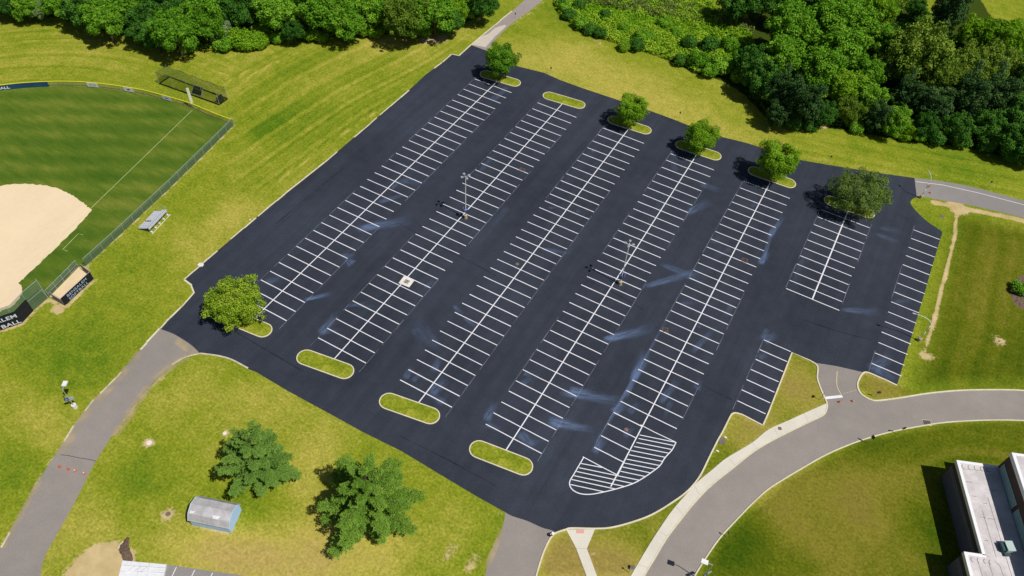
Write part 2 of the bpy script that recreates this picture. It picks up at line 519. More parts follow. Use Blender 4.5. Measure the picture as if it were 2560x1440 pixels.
def ground():
    skirt_lo = [-3000, -1200, -600, -350, -260]
    xs = np.concatenate([skirt_lo, np.arange(-215, 120.1, 0.6), [160, 260, 600, 1500, 3000]])
    ys = np.concatenate([[-3000, -1200, -500, -250, -140], np.arange(-90, 225.1, 0.6), [260, 350, 600, 1500, 3000]])
    X, Y = np.meshgrid(xs, ys)
    nx, ny = len(xs), len(ys)
    dry = np.zeros(X.shape); dirt = np.zeros(X.shape); streak = np.zeros(X.shape)
    def blob(arr, px, py, r, val, sq=1.0):
        c = at2(px, py)
        d = np.hypot(X-c[0], (Y-c[1])*sq)/r
        arr += val*np.exp(-d*d)
    # drier patches, from the photograph
    for px, py, r, v in [(1500, 150, 14, .10), (1650, 235, 16, .13), (1420, 130, 9, .10), (1345, 175, 9, .12), (1800, 300, 13, .12),
                         (1560, 215, 12, .10), (1950, 350, 9, .08), (850, 1290, 6, .10), (900, 1402, 7, .26), (760, 1404, 6, .30), (650, 1390, 5, .28), (570, 1378, 5, .26),
                         (510, 1366, 5, .22), (420, 1340, 5, .10), (250, 1340, 5, .12), (190, 1290, 5, .08), (780, 1150, 4, .12), (560, 1130, 4, .06),
                         (760, 1230, 4, .10), (1150, 1350, 6, .06), (950, 1350, 5, .08), (1100, 1290, 5, .07),
                         (1400, 1395, 4.5, .32), (1430, 1420, 4, .30), (1520, 1400, 5, .22), (1550, 1420, 4, .26), (1630, 1310, 3, .12),
                         (1980, 950, 5, .26), (2010, 1000, 5, .23), (2200, 965, 4, .28), (1860, 1080, 5, .20), (1900, 1060, 4, .18),
                         (2030, 1250, 7, .22), (2130, 1190, 6, .22), (2250, 1190, 5, .20), (2100, 1400, 6, .18), (2150, 1280, 4, .14), (2250, 1350, 5, .08), (1990, 1340, 5, .10),
                         (2180, 1290, 6, .08), (1960, 1290, 4, .12), (450, 600, 4, .10), (560, 560, 5, .14), (500, 640, 4, .14), (620, 520, 5, .12), (90, 1050, 5, .12), (60, 960, 5, .06), (130, 1100, 4, .12),
                         (610, 1010, 5, .10), (520, 930, 5, .10), (700, 1030, 5, .10), (800, 1080, 5, .10), (420, 1000, 4, .07),
                         (1040, 110, 8, .12), (930, 100, 8, .10), (1160, 80, 5, .14), (480, 110, 7, .08), (660, 130, 6, .08), (560, 250, 5, .06), (2440, 760, 6, .05), (2520, 640, 6, .05), (2450, 690, 6, .06),
                         (1290, 130, 6, .10), (2200, 410, 8, .06), (2080, 350, 6, .06), (330, 60, 8, .03), (120, 140, 10, .04)]:
        blob(dry, px, py, r, v)
    for px, py, r, v in [(1570, 165, 9, -.07), (1730, 225, 9, -.08), (1850, 290, 8, -.06), (2400, 400, 12, -.12), (2150, 355, 9, -.08), (2000, 330, 7, -.06),
                         (2200, 1120, 8, -.10), (2100, 1110, 5, -.09), (2290, 1290, 5, -.10), (2330, 1350, 4, -.10), (1830, 1390, 5, -.16), (1880, 1320, 4, -.12), (2060, 1150, 4, -.10),
                         (2040, 1290, 4, -.14), (2000, 1400, 4, -.10), (150, 930, 8, -.09), (200, 860, 7, -.08), (80, 880, 6, -.06), (70, 1120, 5, -.10), (50, 1200, 6, -.08),
                         (300, 680, 7, -.06), (330, 780, 6, -.05), (700, 330, 6, -.06), (790, 280, 5, -.05), (650, 320, 5, -.10), (640, 260, 6, -.06), (560, 900, 4, -.05),
                         (350, 1180, 5, -.07), (560, 1290, 5, -.09), (640, 1290, 5, -.07), (300, 1210, 5, -.08), (700, 1310, 5, -.08), (900, 1330, 4, -.08), (1200, 1380, 5, -.07),
                         (2560, 880, 7, -.10), (2480, 950, 7, -.08), (2300, 950, 5, -.08), (1450, 30, 10, -.14), (1520, 60, 10, -.16), (1620, 90, 10, -.16), (1600, 20, 12, -.14), (1720, 60, 12, -.16), (1600, 1340, 3, -.10), (1700, 1260, 3, -.10), (1830, 1140, 3, -.08), (600, 300, 4, -.05)]:
        blob(dry, px, py, r, v)
    # bare soil
    for px, py, r, v in [(373, 1107, 1.3, .85), (420, 1285, 1.5, .85), (563, 1083, 1.0, .8), (2498, 852, 2.2, .62), (2310, 888, 1.2, .85), (2340, 895, 2.0, .4),
                         (1472, 96, 2.4, .42), (1500, 108, 2.2, .42), (1085, 98, 3.0, .60), (1110, 92, 3, .60), (1055, 102, 2.4, .5), (1180, 55, 1.6, .45), (1150, 75, 2, .3),
                         (2058, 317, 1.6, .8), (2030, 320, 1.5, .5), (1950, 325, 1.2, .4), (205, 668, 2.2, .75), (185, 672, 1.6, .7), (142, 770, 1.4, .85), (150, 778, 1.0, .6),
                         (250, 1415, 3.2, .95), (275, 1395, 2.3, .85), (230, 1432, 3, .95), (290, 1420, 2.4, .95), (215, 1445, 3.0, .95), (280, 1440, 3, .95), (600, 1290, 1.0, .45),
                         (545, 265, 1.4, .5), (600, 235, 1.2, .3), (1190, 1390, 1.5, .55), (1130, 1370, 1.6, .52), (1170, 1420, 1.5, .5), (1115, 1395, 1.1, .5), (1250, 1285, .9, .6),
                         (500, 905, 1.2, .35), (530, 920, 1.6, .38), (560, 930, 1.3, .36), (600, 950, 1.6, .35), (640, 975, 1.4, .3), (720, 985, 1.3, .36), (700, 1000, 1.2, .3), (660, 940, 1.2, .35), (1480, 1385, 1.2, .45), (1800, 1100, .9, .0)]:
        blob(dirt, px, py, r, v)
    def path(pts, w, v):
        d = seg_dist(X, Y, G(pts))
        np.maximum(dirt, v*np.clip(1.25-d/w*0.6, 0, 1)*(d < w*2.1), out=dirt)
    path([(2393, 510), (2391, 540), (2388, 580), (2378, 630), (2366, 680), (2352, 730), (2343, 770), (2336, 800), (2327, 830), (2320, 850)], .37, .92)
    path([(2320, 850), (2314, 868), (2309, 890)], .4, .62)
    path([(2335, 506), (2370, 512), (2393, 512), (2420, 523), (2470, 533), (2530, 545), (2570, 556)], .66, .95)
    path([(2390, 512), (2396, 522)], 1.7, 1.0)
    # rims of soil along fences, kerbs and roads
    path([(0, 227), (60, 221), (122, 217), (212, 217), (300, 226), (375, 240), (437, 257), (482, 271), (537, 294), (586, 313)], .42, .72)
    path([(586, 314), (537, 361), (425, 471), (292, 596), (216, 667)], .32, .66)
    path([(0, 828), (54, 810), (84, 780), (120, 748), (165, 768), (236, 700)], .45, .75)
    path([(160, 1100), (140, 1132), (107, 1182), (62, 1262), (2, 1370)], .45, .5)
    path([(410, 940), (355, 990), (315, 1045), (285, 1085)], .45, .55)
    path([(335, 890), (290, 943), (235, 1000), (185, 1065)], .35, .45)
    path([(478, 1313), (575, 1336)], .35, .6)
    path([(1280, 62), (1325, 31), (1360, 4)], .5, .5)
    path([(547, 264), (480, 243), (400, 212)], .3, .3)
    # mown streaks. Left of the lot they run beside its edge
    a = np.array(at2(817, 272)); b = np.array(at2(1015, 150)); d = (b-a)/np.linalg.norm(b-a)
    al = (X-a[0])*d[0]+(Y-a[1])*d[1]; ac = -(X-a[0])*d[1]+(Y-a[1])*d[0]
    bend = ac+noise1(al/40+50, 5, 2)*5
    s = noise1(bend/1.1+500, 3, 3, 1.0, 0.8)-0.5
    line = np.clip(noise1(bend/1.5+900, 4, 2, 1.0, 0.8)-0.74, 0, 1)*6.0
    reg = soft_poly(X, Y, G([(600, 420), (560, 250), (600, 90), (1150, 90), (1130, 130), (870, 360), (640, 540)]), 4)
    streak += reg*(s*0.34+line*1.0*np.clip(noise1(al/9+200+bend*.3, 8, 3)*2.2-0.75, 0, 1))
    # beyond the outfield fence they follow the arc
    home = np.array([-126.0, -30.0])
    rr = np.hypot(X-home[0], Y-home[1])
    reg2 = soft_poly(X, Y, G([(-60, 215), (-60, 10), (330, 60), (600, 120), (560, 250), (400, 150), (210, 200), (120, 205)]), 3)
    s2 = noise1(rr/1.3+300, 9, 3, 1.0, 0.8)-0.5
    streak += reg2*(s2*0.34+1.3*np.clip(noise1(rr/1.7+77, 10, 2)-0.74, 0, 1)*2.2*np.clip(noise1(np.arctan2(Y-home[1], X-home[0])*14+50, 21, 3)*2-.6, 0, 1))
    # meadow at right, in line with the worn path
    a = np.array(at2(2343, 770)); b = np.array(at2(2388, 580)); d = (b-a)/np.linalg.norm(b-a)
    ac = -(X-a[0])*d[1]+(Y-a[1])*d[0]; al = (X-a[0])*d[0]+(Y-a[1])*d[1]
    reg3 = soft_poly(X, Y, G([(2400, 540), (2700, 600), (2700, 960), (2300, 960), (2320, 860)]), 2.5)
    streak += reg3*((noise1(ac/1.3+400+noise1(al/12+9, 6, 2)*2, 12, 3)-0.5)*0.20)
    # inside the curved road
    c0 = np.array(at2(2560, 1420)); rr = np.hypot(X-c0[0], Y-c0[1])
    reg4 = soft_poly(X, Y, G([(2480, 1070), (2240, 1100), (2150, 1130), (2300, 1190), (2560, 1190), (2560, 1060)]), 2)
    streak += reg4*((noise1(rr/1.2+40, 14, 3)-0.5)*0.30)
    # field strip at the upper right, along the trees
    a = np.array(at2(2100, 380)); b = np.array(at2(2560, 470)); d = (b-a)/np.linalg.norm(b-a)
    ac = -(X-a[0])*d[1]+(Y-a[1])*d[0]
    reg5 = soft_poly(X, Y, G([(1900, 330), (2300, 360), (2560, 420), (2560, 500), (2280, 440), (1980, 400)]), 2)
    streak += reg5*((noise1(ac/1.4+140, 15, 3)-0.5)*0.26)
    field = np.maximum(reg3*0.95, soft_poly(X, Y, G([(1740, 1440), (1800, 1345), (1957, 1200), (2145, 1104), (2370, 1056), (2560, 1052), (2800, 1100), (2800, 1500), (1740, 1500)]), 1.0)*0.92)
    field = np.maximum(field, soft_poly(X, Y, G([(1980, 882), (2041, 907), (2060, 990), (2065, 1010), (1920, 1075), (1710, 1242), (1577, 1440), (1341, 1440), (1389, 1334), (1580, 1306), (1775, 1140), (1839, 1033), (1907, 1064)]), 0.8)*0.55)
    field = np.maximum(field, soft_poly(X, Y, G([(2155, 930), (2242, 964), (2300, 985), (2195, 1002), (2144, 965)]), 0.6)*0.75)
    dry += field*0.02
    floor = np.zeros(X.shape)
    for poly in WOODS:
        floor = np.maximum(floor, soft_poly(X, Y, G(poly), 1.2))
    me = bpy.data.meshes.new("ground")
    co = np.stack([X, Y, np.zeros_like(X)], -1).reshape(-1, 3)
    idx = np.arange(nx*ny).reshape(ny, nx)
    q = np.stack([idx[:-1, :-1], idx[:-1, 1:], idx[1:, 1:], idx[1:, :-1]], -1).reshape(-1, 4)
    me.vertices.add(len(co)); me.vertices.foreach_set('co', co.ravel().astype(np.float32))
    me.loops.add(q.size); me.loops.foreach_set('vertex_index', q.ravel().astype(np.int32))
    me.polygons.add(len(q)); me.polygons.foreach_set('loop_start', (np.arange(len(q))*4).astype(np.int32))
    me.update(calc_edges=True)
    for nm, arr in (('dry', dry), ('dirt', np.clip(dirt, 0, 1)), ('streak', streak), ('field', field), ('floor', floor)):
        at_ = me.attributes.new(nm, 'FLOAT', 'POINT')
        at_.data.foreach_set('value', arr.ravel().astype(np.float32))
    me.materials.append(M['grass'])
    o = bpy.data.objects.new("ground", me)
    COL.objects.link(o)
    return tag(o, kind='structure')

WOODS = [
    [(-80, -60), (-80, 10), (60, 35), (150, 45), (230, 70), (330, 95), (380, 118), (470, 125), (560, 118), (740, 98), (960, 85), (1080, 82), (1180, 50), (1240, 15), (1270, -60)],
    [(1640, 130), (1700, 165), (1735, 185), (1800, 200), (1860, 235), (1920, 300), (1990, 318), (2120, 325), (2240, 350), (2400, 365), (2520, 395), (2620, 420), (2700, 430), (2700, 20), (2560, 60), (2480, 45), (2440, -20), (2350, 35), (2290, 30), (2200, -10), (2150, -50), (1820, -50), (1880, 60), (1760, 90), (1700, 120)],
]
ground()

# ------------------------------------------------------------------ car park, roads, pavements
LOT = (G([(1177, 112.5), (1147, 140), (1129, 136), (1105, 157), (1065, 186), (1022, 226), (942, 295), (866, 360), (812, 406), (712, 485), (640, 545), (510, 656), (460, 700), (479, 714), (485.5, 731), (454, 767), (416, 804), (400, 822)])
       + GS([(400, 822), (432, 834), (455, 847), (480, 864), (500, 884)], 4)[1:]
       + GS([(500, 884), (525, 887), (550, 891), (580, 900), (620, 922), (640, 930)], 4)[1:]
       + G([(719, 977), (770, 1005), (820, 1032), (907, 1080), (1002, 1127), (1090, 1180), (1190, 1240), (1262, 1280)])
       + GS([(1262, 1280), (1280, 1290), (1317, 1302), (1355, 1319), (1380, 1326), (1389, 1333)], 4)[1:]
       + GS([(1389, 1333), (1415, 1324), (1430, 1321), (1492, 1322), (1530, 1319), (1580, 1306), (1630, 1287), (1680, 1257), (1720, 1227), (1750, 1190), (1775, 1140), (1795, 1100), (1807.5, 1078), (1826, 1041), (1832, 1034.5), (1840, 1033), (1855, 1037)], 5)[1:]
       + G([(1907, 1064), (1920, 1035), (1980, 882), (2030, 905), (2041, 907.5), (2090, 915), (2155, 930), (2162, 931), (2170, 932), (2242, 964)])
       + G([(2243, 960), (2252, 932), (2270, 870), (2295, 787), (2317, 713), (2330, 667), (2345, 617), (2356, 581)])
       + GS([(2356, 581), (2350, 575), (2320, 555), (2295, 532), (2280, 515), (2276, 505), (2282, 497), (2292, 493)], 4)[1:]
       + G([(2286, 445), (2215, 435), (2137, 423), (2070, 412), (2000, 400), (1865, 357), (1795, 340), (1725, 315), (1680, 297), (1625, 277), (1545, 250), (1455, 220), (1400, 200), (1360, 182), (1295, 166), (1240, 150), (1221, 140), (1217, 127)]))
# ragged edge where the sealer meets grass
def flat(name, poly, z, m):
    return tag(MB().sheet(poly, z).build(name, m), kind='structure')
flat('car_park', LOT, 0.016, M['lot'])
def rag(a, b, n, amp, seed):
    r = random.Random(seed)
    return [(a[0]+(b[0]-a[0])*i/n+r.uniform(-amp, amp), a[1]+(b[1]-a[1])*i/n+r.uniform(-amp, amp)) for i in range(n+1)]

left_road_L = [(400, 822), (350, 875), (290, 945), (235, 1000), (185, 1065), (160, 1105), (140, 1135), (107, 1185), (62, 1265), (2, 1370), (-40, 1450), (-75, 1520), (-240, 1850)]
left_road_R = [(500, 884), (462, 894), (430, 912), (400, 940), (355, 985), (317, 1040), (287, 1080), (240, 1152), (200, 1230), (160, 1305), (120, 1375), (106, 1410), (102, 1440), (100, 1520), (60, 1850)]
flat('road', GS(left_road_L, 3)+GS(left_road_R, 3)[::-1]+G([(520, 870), (440, 800)]), 0.008, M['road'])
top_path_L = [(1170, 118), (1177, 112), (1210, 84), (1245, 55), (1280, 28), (1312, 0), (1370, -50)]
top_path_R = [(1220, 133), (1217, 127), (1240, 97), (1280, 58), (1325, 27), (1355, 2), (1410, -45)]
flat('path', G(top_path_L)+G(top_path_R)[::-1], 0.008, M['path'])
flat('path', G([(1178, 112), (1203, 92), (1222, 84), (1237, 70), (1262, 62), (1266, 65), (1236, 93), (1214, 118)]), 0.012, M['path_pale'])
rr_T = [(2270, 444), (2286, 445), (2345, 452), (2420, 465), (2490, 483), (2560, 502), (2650, 528)]
rr_B = [(2280, 495), (2305, 492), (2345, 499), (2420, 512), (2490, 528), (2560, 545), (2650, 572)]
flat('road', GS(rr_T, 4)+GS(rr_B, 4)[::-1], 0.008, M['road_dark'])
UPPER = [(2195, 1002), (2245, 996), (2320, 984), (2395, 977), (2470, 975), (2560, 977), (2680, 990)]
LOWER = [(2680, 1060), (2560, 1052), (2470, 1051), (2370, 1056), (2295, 1067), (2220, 1082), (2145, 1104), (2070, 1135), (2007, 1170), (1957, 1200), (1920, 1224), (1880, 1260), (1830, 1312), (1800, 1345), (1770, 1387), (1737, 1440), (1700, 1510), (1560, 1850)]
WALK_IN = [(2068, 1014), (2066, 1024), (2062, 1034), (2052, 1042), (2030, 1052), (1972, 1080), (1920, 1107), (1880, 1132), (1830, 1172), (1780, 1212), (1742, 1250), (1705, 1295), (1667, 1345), (1640, 1390), (1610, 1440), (1572, 1510), (1430, 1850)]
WALK_OUT = [(2066, 1009), (2025, 1027), (1970, 1052), (1920, 1075), (1880, 1107), (1817, 1145), (1780, 1175), (1742, 1207), (1710, 1242), (1680, 1277), (1650, 1320), (1617, 1372), (1577, 1440), (1536, 1510), (1390, 1850)]
ENTRY_L = [(2041, 907), (2044.5, 920), (2043, 945), (2050, 968), (2058, 987), (2066, 1005), (2068, 1014)]
ENTRY_R = [(2160, 931), (2152, 940), (2145, 955), (2144, 967), (2150, 982), (2163, 993), (2178, 1000), (2195, 1002)]
flat('road', GS(ENTRY_L, 4)+GS(WALK_IN, 4)+GS(LOWER, 4)[::-1]+GS(UPPER, 4)[::-1]+GS(ENTRY_R, 4)[::-1]+G([(2165, 915), (2030, 890)]), 0.008, M['road'])
DRIVE_L = [(1262, 1270), (1262, 1294), (1252, 1330), (1240, 1360), (1225, 1392), (1212, 1440), (1196, 1510), (1130, 1850)]
DRIVE_R = [(1389, 1333), (1380, 1341), (1370, 1357), (1357, 1387), (1345, 1425), (1341, 1440), (1324, 1510), (1262, 1850)]
flat('road', GS(DRIVE_L, 3)+GS(DRIVE_R, 3)[::-1]+G([(1400, 1300)]), 0.008, M['road'])
tag(MB().prism(GS(WALK_IN, 4)[:-1]+GS(WALK_OUT, 4)[::-1], 0.0, 0.12).build('pavement', M['walk']), kind='structure')
tag(MB().prism(G([(1415, 1324.5), (1440, 1371), (1466, 1440), (1490, 1510), (1600, 1850), (1634, 1850), (1520, 1510), (1492, 1440), (1467, 1372), (1474, 1355), (1487, 1324)]), 0.0, 0.105).build('pavement', M['walk']), kind='structure')
tag(MB().prism(G([(1440, 1325), (1460, 1325), (1460, 1334), (1440, 1334)]), 0.1, 0.112).build('tactile_paving', M['tactile']), kind='structure')
jm = MB()     # joints sawn in the pavement
for (a, b) in [((1824, 1147), (1838, 1166)), ((1735, 1214), (1750, 1240)), ((1651, 1330), (1668, 1342)), ((1935, 1070), (1945, 1094)), ((1594, 1412), (1622, 1420)), ((2010, 1034), (2020, 1056)), ((1441, 1372), (1467, 1372)), ((1690, 1266), (1708, 1290)), ((1880, 1107), (1893, 1124))]:
    jm.strip(G([a, b]), 0.045, 0.124, 0.124)
tag(jm.build('pavement_joints', mat('joint_grey', C(176, 170, 160), .9, .1)), kind='structure')  # joints drawn as thin flat strips, darker than the pavement concrete
flat('small_car_park', G([(414, 1411), (470, 1419), (560, 1432), (640, 1443), (900, 1480), (860, 1800), (300, 1800)]), 0.008, M['road_dark'])

# kerbs
kw = 0.26
def kerb(line, w=kw, h=0.13, m=None, z0=0.0):
    return tag(MB().strip(line, w, z0, h).build('kerb', m or M['kerb']), kind='structure')
kerb(GS([(500, 884), (525, 887), (550, 891), (580, 900), (620, 921)], 5), 0.3, 0.12, M['kerb_old'])
kerb(GS([(500, 884), (462, 894), (430, 912)], 5), 0.2, 0.10, M['kerb_old'])
kerb(GS([(1262, 1850), (1324, 1510), (1341, 1440), (1345, 1425), (1357, 1387), (1370, 1357), (1380, 1341), (1389, 1333), (1415, 1324), (1430, 1321), (1492, 1322), (1530, 1319), (1580, 1306), (1630, 1287), (1680, 1257), (1720, 1227), (1750, 1190), (1775, 1140), (1795, 1100), (1807.5, 1078), (1826, 1041), (1832, 1034.5), (1840, 1033), (1855, 1037)], 5)+G([(1907, 1064)]))
kerb(G([(1907, 1064), (1920, 1035), (1980, 882), (2025, 902)])+GS([(2030, 905), (2037, 909), (2044.5, 920), (2043, 945), (2050, 968), (2058, 987), (2066, 1005), (2068, 1014)], 4))
kerb(GS(WALK_IN, 4), 0.24, 0.15)
kerb(G([(2242, 964), (2215, 951)])+GS([(2185, 938), (2170, 932), (2160, 932), (2152, 940), (2145, 955), (2144, 967), (2150, 982), (2163, 993), (2178, 1000), (2195, 1002), (2245, 996), (2320, 984), (2395, 977), (2470, 975), (2560, 977), (2680, 990)], 4), 0.3)
kerb(GS(LOWER, 4), .22)
r = random.Random(4)
def broken(pts, w, cover, seed, m, h=0.10):
    """a kerb partly grown over: separate lengths of it show"""
    L = G(pts)
    rr = random.Random(seed)
    mb = MB()
    for a, b in zip(L[:-1], L[1:]):
        d = math.dist(a, b)
        t = 0.0
        while t < d-0.6:
            ln = min(d-t, rr.uniform(2.2, 4.6))
            if rr.random() < cover:
                off = rr.uniform(-0.07, 0.07)
                nx, ny = -(b[1]-a[1])/d*off, (b[0]-a[0])/d*off
                mb.strip([(a[0]+(b[0]-a[0])*s/d+nx, a[1]+(b[1]-a[1])*s/d+ny) for s in (t, t+ln-0.05)], w*rr.uniform(0.75, 1.1), 0, h)
            t += ln
    return tag(mb.build('kerb', m), kind='structure')
broken([(1280, 28), (1210, 85), (1177, 112.5), (1147, 140), (1129, 136), (1105, 157), (1065, 186), (1022, 226), (942, 295), (866, 360), (812, 406), (712, 485), (640, 545), (510, 656), (460, 700)], 0.30, 0.9, 3, M['kerb'])
broken([(460, 700), (479, 714), (485.5, 731), (454, 767), (416, 804), (400, 822), (350, 875)], 0.32, 1.0, 5, M['kerb'])
broken([(350, 875), (290, 945), (235, 1000), (185, 1065), (160, 1105), (140, 1135), (107, 1185), (62, 1265), (2, 1370), (-20, 1410)], 0.28, 0.5, 8, M['kerb_old'])
tag(MB().prism(G([(494, 664), (498, 659), (506, 658), (510, 662), (507, 667), (498, 668)]), 0, 0.2).build('drain_outlet', M['white_conc']),
    'pale rounded concrete outlet set in the kerb at the left edge of the car park', 'drain')
tag(MB().prism(G([(623, 551), (625, 549), (628, 550), (626, 552.5)]), 0, 0.2).build('kerb_block', M['white_conc']),
    'small white block in the grass beside the left kerb of the car park', 'concrete block')

# ------------------------------------------------------------------ painted stalls
ROWS = {
    1: (-63.75, [71.38, 68.64, 65.97, 63.21, 60.48, 57.81, 55.04, 52.24, 49.53, 46.83, 44.07, 41.38, 38.62, 35.91, 33.26, 30.46, 27.7, 24.99, 22.23, 19.55, 16.8, 14.14, 11.36, 8.63, 5.92, 3.24, 0.46, -2.25, -4.93, -7.66, -10.41, -13.11, -15.72]),
    2: (-45.0, [71.3, 68.44, 65.53, 62.67, 59.85, 57.13, 54.42, 51.71, 48.99, 46.28, 43.56, 40.85, 38.13, 35.42, 32.7, 29.99, 27.28, 24.56, 21.85, 19.13, 16.42, 13.7, 10.99, 8.28, 5.56, 2.85, 0.13, -2.58, -5.22, -7.77, -10.42, -13.12, -15.8]),
    3: (-26.49, [71.11, 68.01, 65.17, 62.21, 59.53, 56.67, 53.8, 51.02, 48.22, 45.54, 42.92, 40.28, 37.72, 35.0, 32.38, 29.66, 27.09, 24.67, 22.03, 19.36, 16.58, 13.8, 11.03, 8.25, 5.57, 2.83, 0.27, -2.47, -5.09, -7.69, -10.28, -12.96, -15.59]),
    4: (-8.50, [71.03, 68.21, 65.26, 62.44, 59.58, 56.82, 54.07, 51.32, 48.64, 45.93, 43.25, 40.56, 37.95, 35.29, 32.74, 30.15, 27.6, 24.96, 22.31, 19.62, 16.88, 14.23, 11.58, 8.74, 6.0, 3.31, 0.62, -2.05, -4.83, -7.43, -10.1, -12.77, -15.43]),
    5: (9.80, [71.11, 68.38, 65.5, 62.75, 60.01, 57.18, 54.42, 51.69, 49.0, 46.22, 43.55, 40.85, 38.36, 35.83, 33.32, 30.94, 28.3, 25.66, 22.91, 19.9, 17.32, 14.65, 11.95, 9.23, 6.52, 3.79, 1.13, -1.65, -4.3, -7.04, -9.69]),
    6: (28.0, [71.31, 68.49, 65.63, 62.88, 60.08, 57.2, 54.52, 51.73, 49.07, 46.37, 43.73]),
    7: (47.74, [76.05, 72.98, 69.83, 66.93, 63.79, 60.78, 57.73, 54.8, 51.74, 48.68, 45.75, 42.7, 39.71, 36.76, 33.89]),
    8: (28.13, [28.4, 25.7, 23.06, 20.33, 17.68, 15.02, 12.33])}
ZP = 0.022
LW = 0.17
paint = MB()
chalk = MB()
rs = random.Random(2)
for k, (x0, ys) in ROWS.items():
    full = 11.02 if k <= 6 else (5.6 if k == 7 else 5.35)
    for i, y in enumerate(ys):
        xa, xb = x0+rs.uniform(-.06, .06), x0+full+rs.uniform(-.06, .06)
        if k == 5 and i >= 27: xb = x0+5.5
        n = 6
        wob = [rs.uniform(-.018, .018) for _ in range(n+1)]
        paint.strip([(xa+(xb-xa)*t/n, y+wob[t]) for t in range(n+1)], LW*rs.uniform(.92, 1.1), ZP, ZP)
    if k <= 6:
        ytop = ys[0]+(2.85 if k != 6 else 2.7)
        ybot = {1: -18.2, 2: -18.2, 3: -18.2, 4: -18.2, 5: -14.9, 6: 43.73}[k]
        paint.strip([(x0+5.51, ytop), (x0+5.51, (ytop+ybot)/2), (x0+5.51, ybot)], LW*1.15 if k != 6 else LW*1.5, ZP+.004, ZP+.004)
    for xe in ([x0-.12, x0+full+.12] if k <= 6 else [x0-.12]):
        y = ys[0]+1.5
        while y > (ys[-1]-2.0 if k != 5 or xe < x0 else 0.0):
            ln = rs.uniform(3, 12)
            if rs.random() < .72:
                chalk.strip([(xe, y), (xe, max(y-ln, ys[-1]-2.2 if k != 5 or xe < x0 else -1.0))], 0.07, ZP-.002, ZP-.002)
            y -= ln+rs.uniform(0, 2)
# hatched corner at the near end of the fifth double row
apex = at2(1544, 1188)
out = GS([(1690, 1106), (1680, 1125), (1662, 1145), (1650, 1164), (1630, 1180), (1605, 1197), (1580, 1210), (1542, 1222), (1505, 1231), (1475, 1236), (1450, 1234), (1432, 1225), (1424, 1212), (1426, 1200), (1435, 1185), (1459, 1144)], 4)
paint.strip(out, 0.17, ZP+.004, ZP+.004)
paint.strip(G([(1457, 1142), (1500, 1165), (1544, 1188)]), 0.16, ZP+.008, ZP+.008)
paint.strip(G([(1544, 1188), (1566, 1143), (1601, 1075)]), 0.17, ZP+.012, ZP+.012)
paint.strip(G([(1601, 1062), (1635, 1080), (1690, 1106)]), 0.15, ZP+.012, ZP+.012)
def zg(l): return [(1280+a/4, 1080+b/4) for a, b in l]
for a, b in [((1275, 30), (1630, 102)), ((1265, 65), (1615, 135)), ((1245, 105), (1595, 175)), ((1220, 145), (1565, 212)), ((1190, 185), (1540, 255)), ((1170, 228), (1510, 295)), ((1145, 272), (1475, 335)), ((1120, 310), (1435, 372)), ((1105, 350), (1390, 410)), ((1085, 393), (1330, 445)),
             ((690, 315), (900, 355)), ((670, 358), (1270, 482)), ((645, 395), (1205, 515)), ((620, 437), (1125, 545)), ((597, 475), (1040, 572)), ((583, 525), (930, 600))]:
    paint.strip(G(zg([a, b])), 0.15, ZP, ZP)
tag(paint.build('parking_lines', M['paint']), kind='structure')
tag(chalk.build('chalk_lines', M['chalk']), kind='structure')
# road markings
rm = MB()
rm.strip(G([(2059, 995.5), (2083, 993), (2106, 990.5)]), 0.55, 0.014, 0.014)
rm.strip(G([(2290, 454), (2357, 462.5), (2445, 482), (2560, 512), (2640, 533)]), 0.14, 0.014, 0.014)
for a, b in [((441, 1418), (430, 1441)), ((487, 1425), (479, 1441)), ((532, 1432), (527, 1441))]:
    rm.strip(G([a, b]), 0.12, 0.014, 0.014)
tag(rm.build('road_markings', M['paint']), kind='structure')
ym = MB().strip(GS([(2093, 928), (2092, 945), (2092, 960), (2096, 974), (2105, 989)], 4), 0.12, 0.014, 0.014)
for i in range(8):
    t0, t1 = i/8, (i+.55)/8
    ym.strip(G([(2108+(2143-2108)*t, 984+(975-984)*t) for t in (t0, t1)]), 0.08, 0.014, 0.014)
tag(ym.build('road_markings', M['yellow_line']), kind='structure')
cr = MB().strip(smooth_line(G([(152, 1137), (170, 1139), (185, 1142), (205, 1146), (225, 1149), (240, 1153)]), 3), 0.10, 0.013, 0.013)
tag(cr.build('road_crack', M['crack']), kind='structure')

# seams in the sealer, worn tracks and grit along the old roads
M['seam_dark'] = see_through('sealer_seam', C(28, 31, 38), 0.24, 0.3)
sd_ = MB()
for pts in ([(985, 552), (1045, 585), (1110, 622), (1190, 662), (1240, 690)], [(500, 800), (560, 815), (640, 860), (760, 930)], [(1470, 700), (1540, 735), (1610, 775)], [(1000, 1090), (1120, 1150), (1240, 1215)], [(1750, 960), (1830, 1000)], [(860, 420), (760, 500), (690, 560)], [(2010, 800), (2100, 830), (2180, 850)]):
    sd_.strip(GS(pts, 4), 0.22, 0.0185, 0.0185)
tag(sd_.build('car_park_seams', M['seam_dark']), kind='structure')
M['grit'] = see_through('road_grit', C(205, 186, 150), 0.34, 0.35)
gm = MB()
for pts, w_ in (([(350, 880), (295, 948), (241, 1003), (192, 1068), (168, 1108), (150, 1132)], 1.5), ([(470, 890), (420, 922), (375, 965), (338, 1012), (306, 1060), (284, 1088)], 1.6), ([(440, 850), (470, 872), (492, 884)], 1.3), ([(105, 1190), (66, 1262), (8, 1368)], .9), ([(1216, 1420), (1228, 1392), (1243, 1358), (1256, 1325)], .9)):
    gm.strip(GS(pts, 4), w_, 0.0125, 0.0125)
tag(gm.build('road_grit', M['grit']), kind='structure')
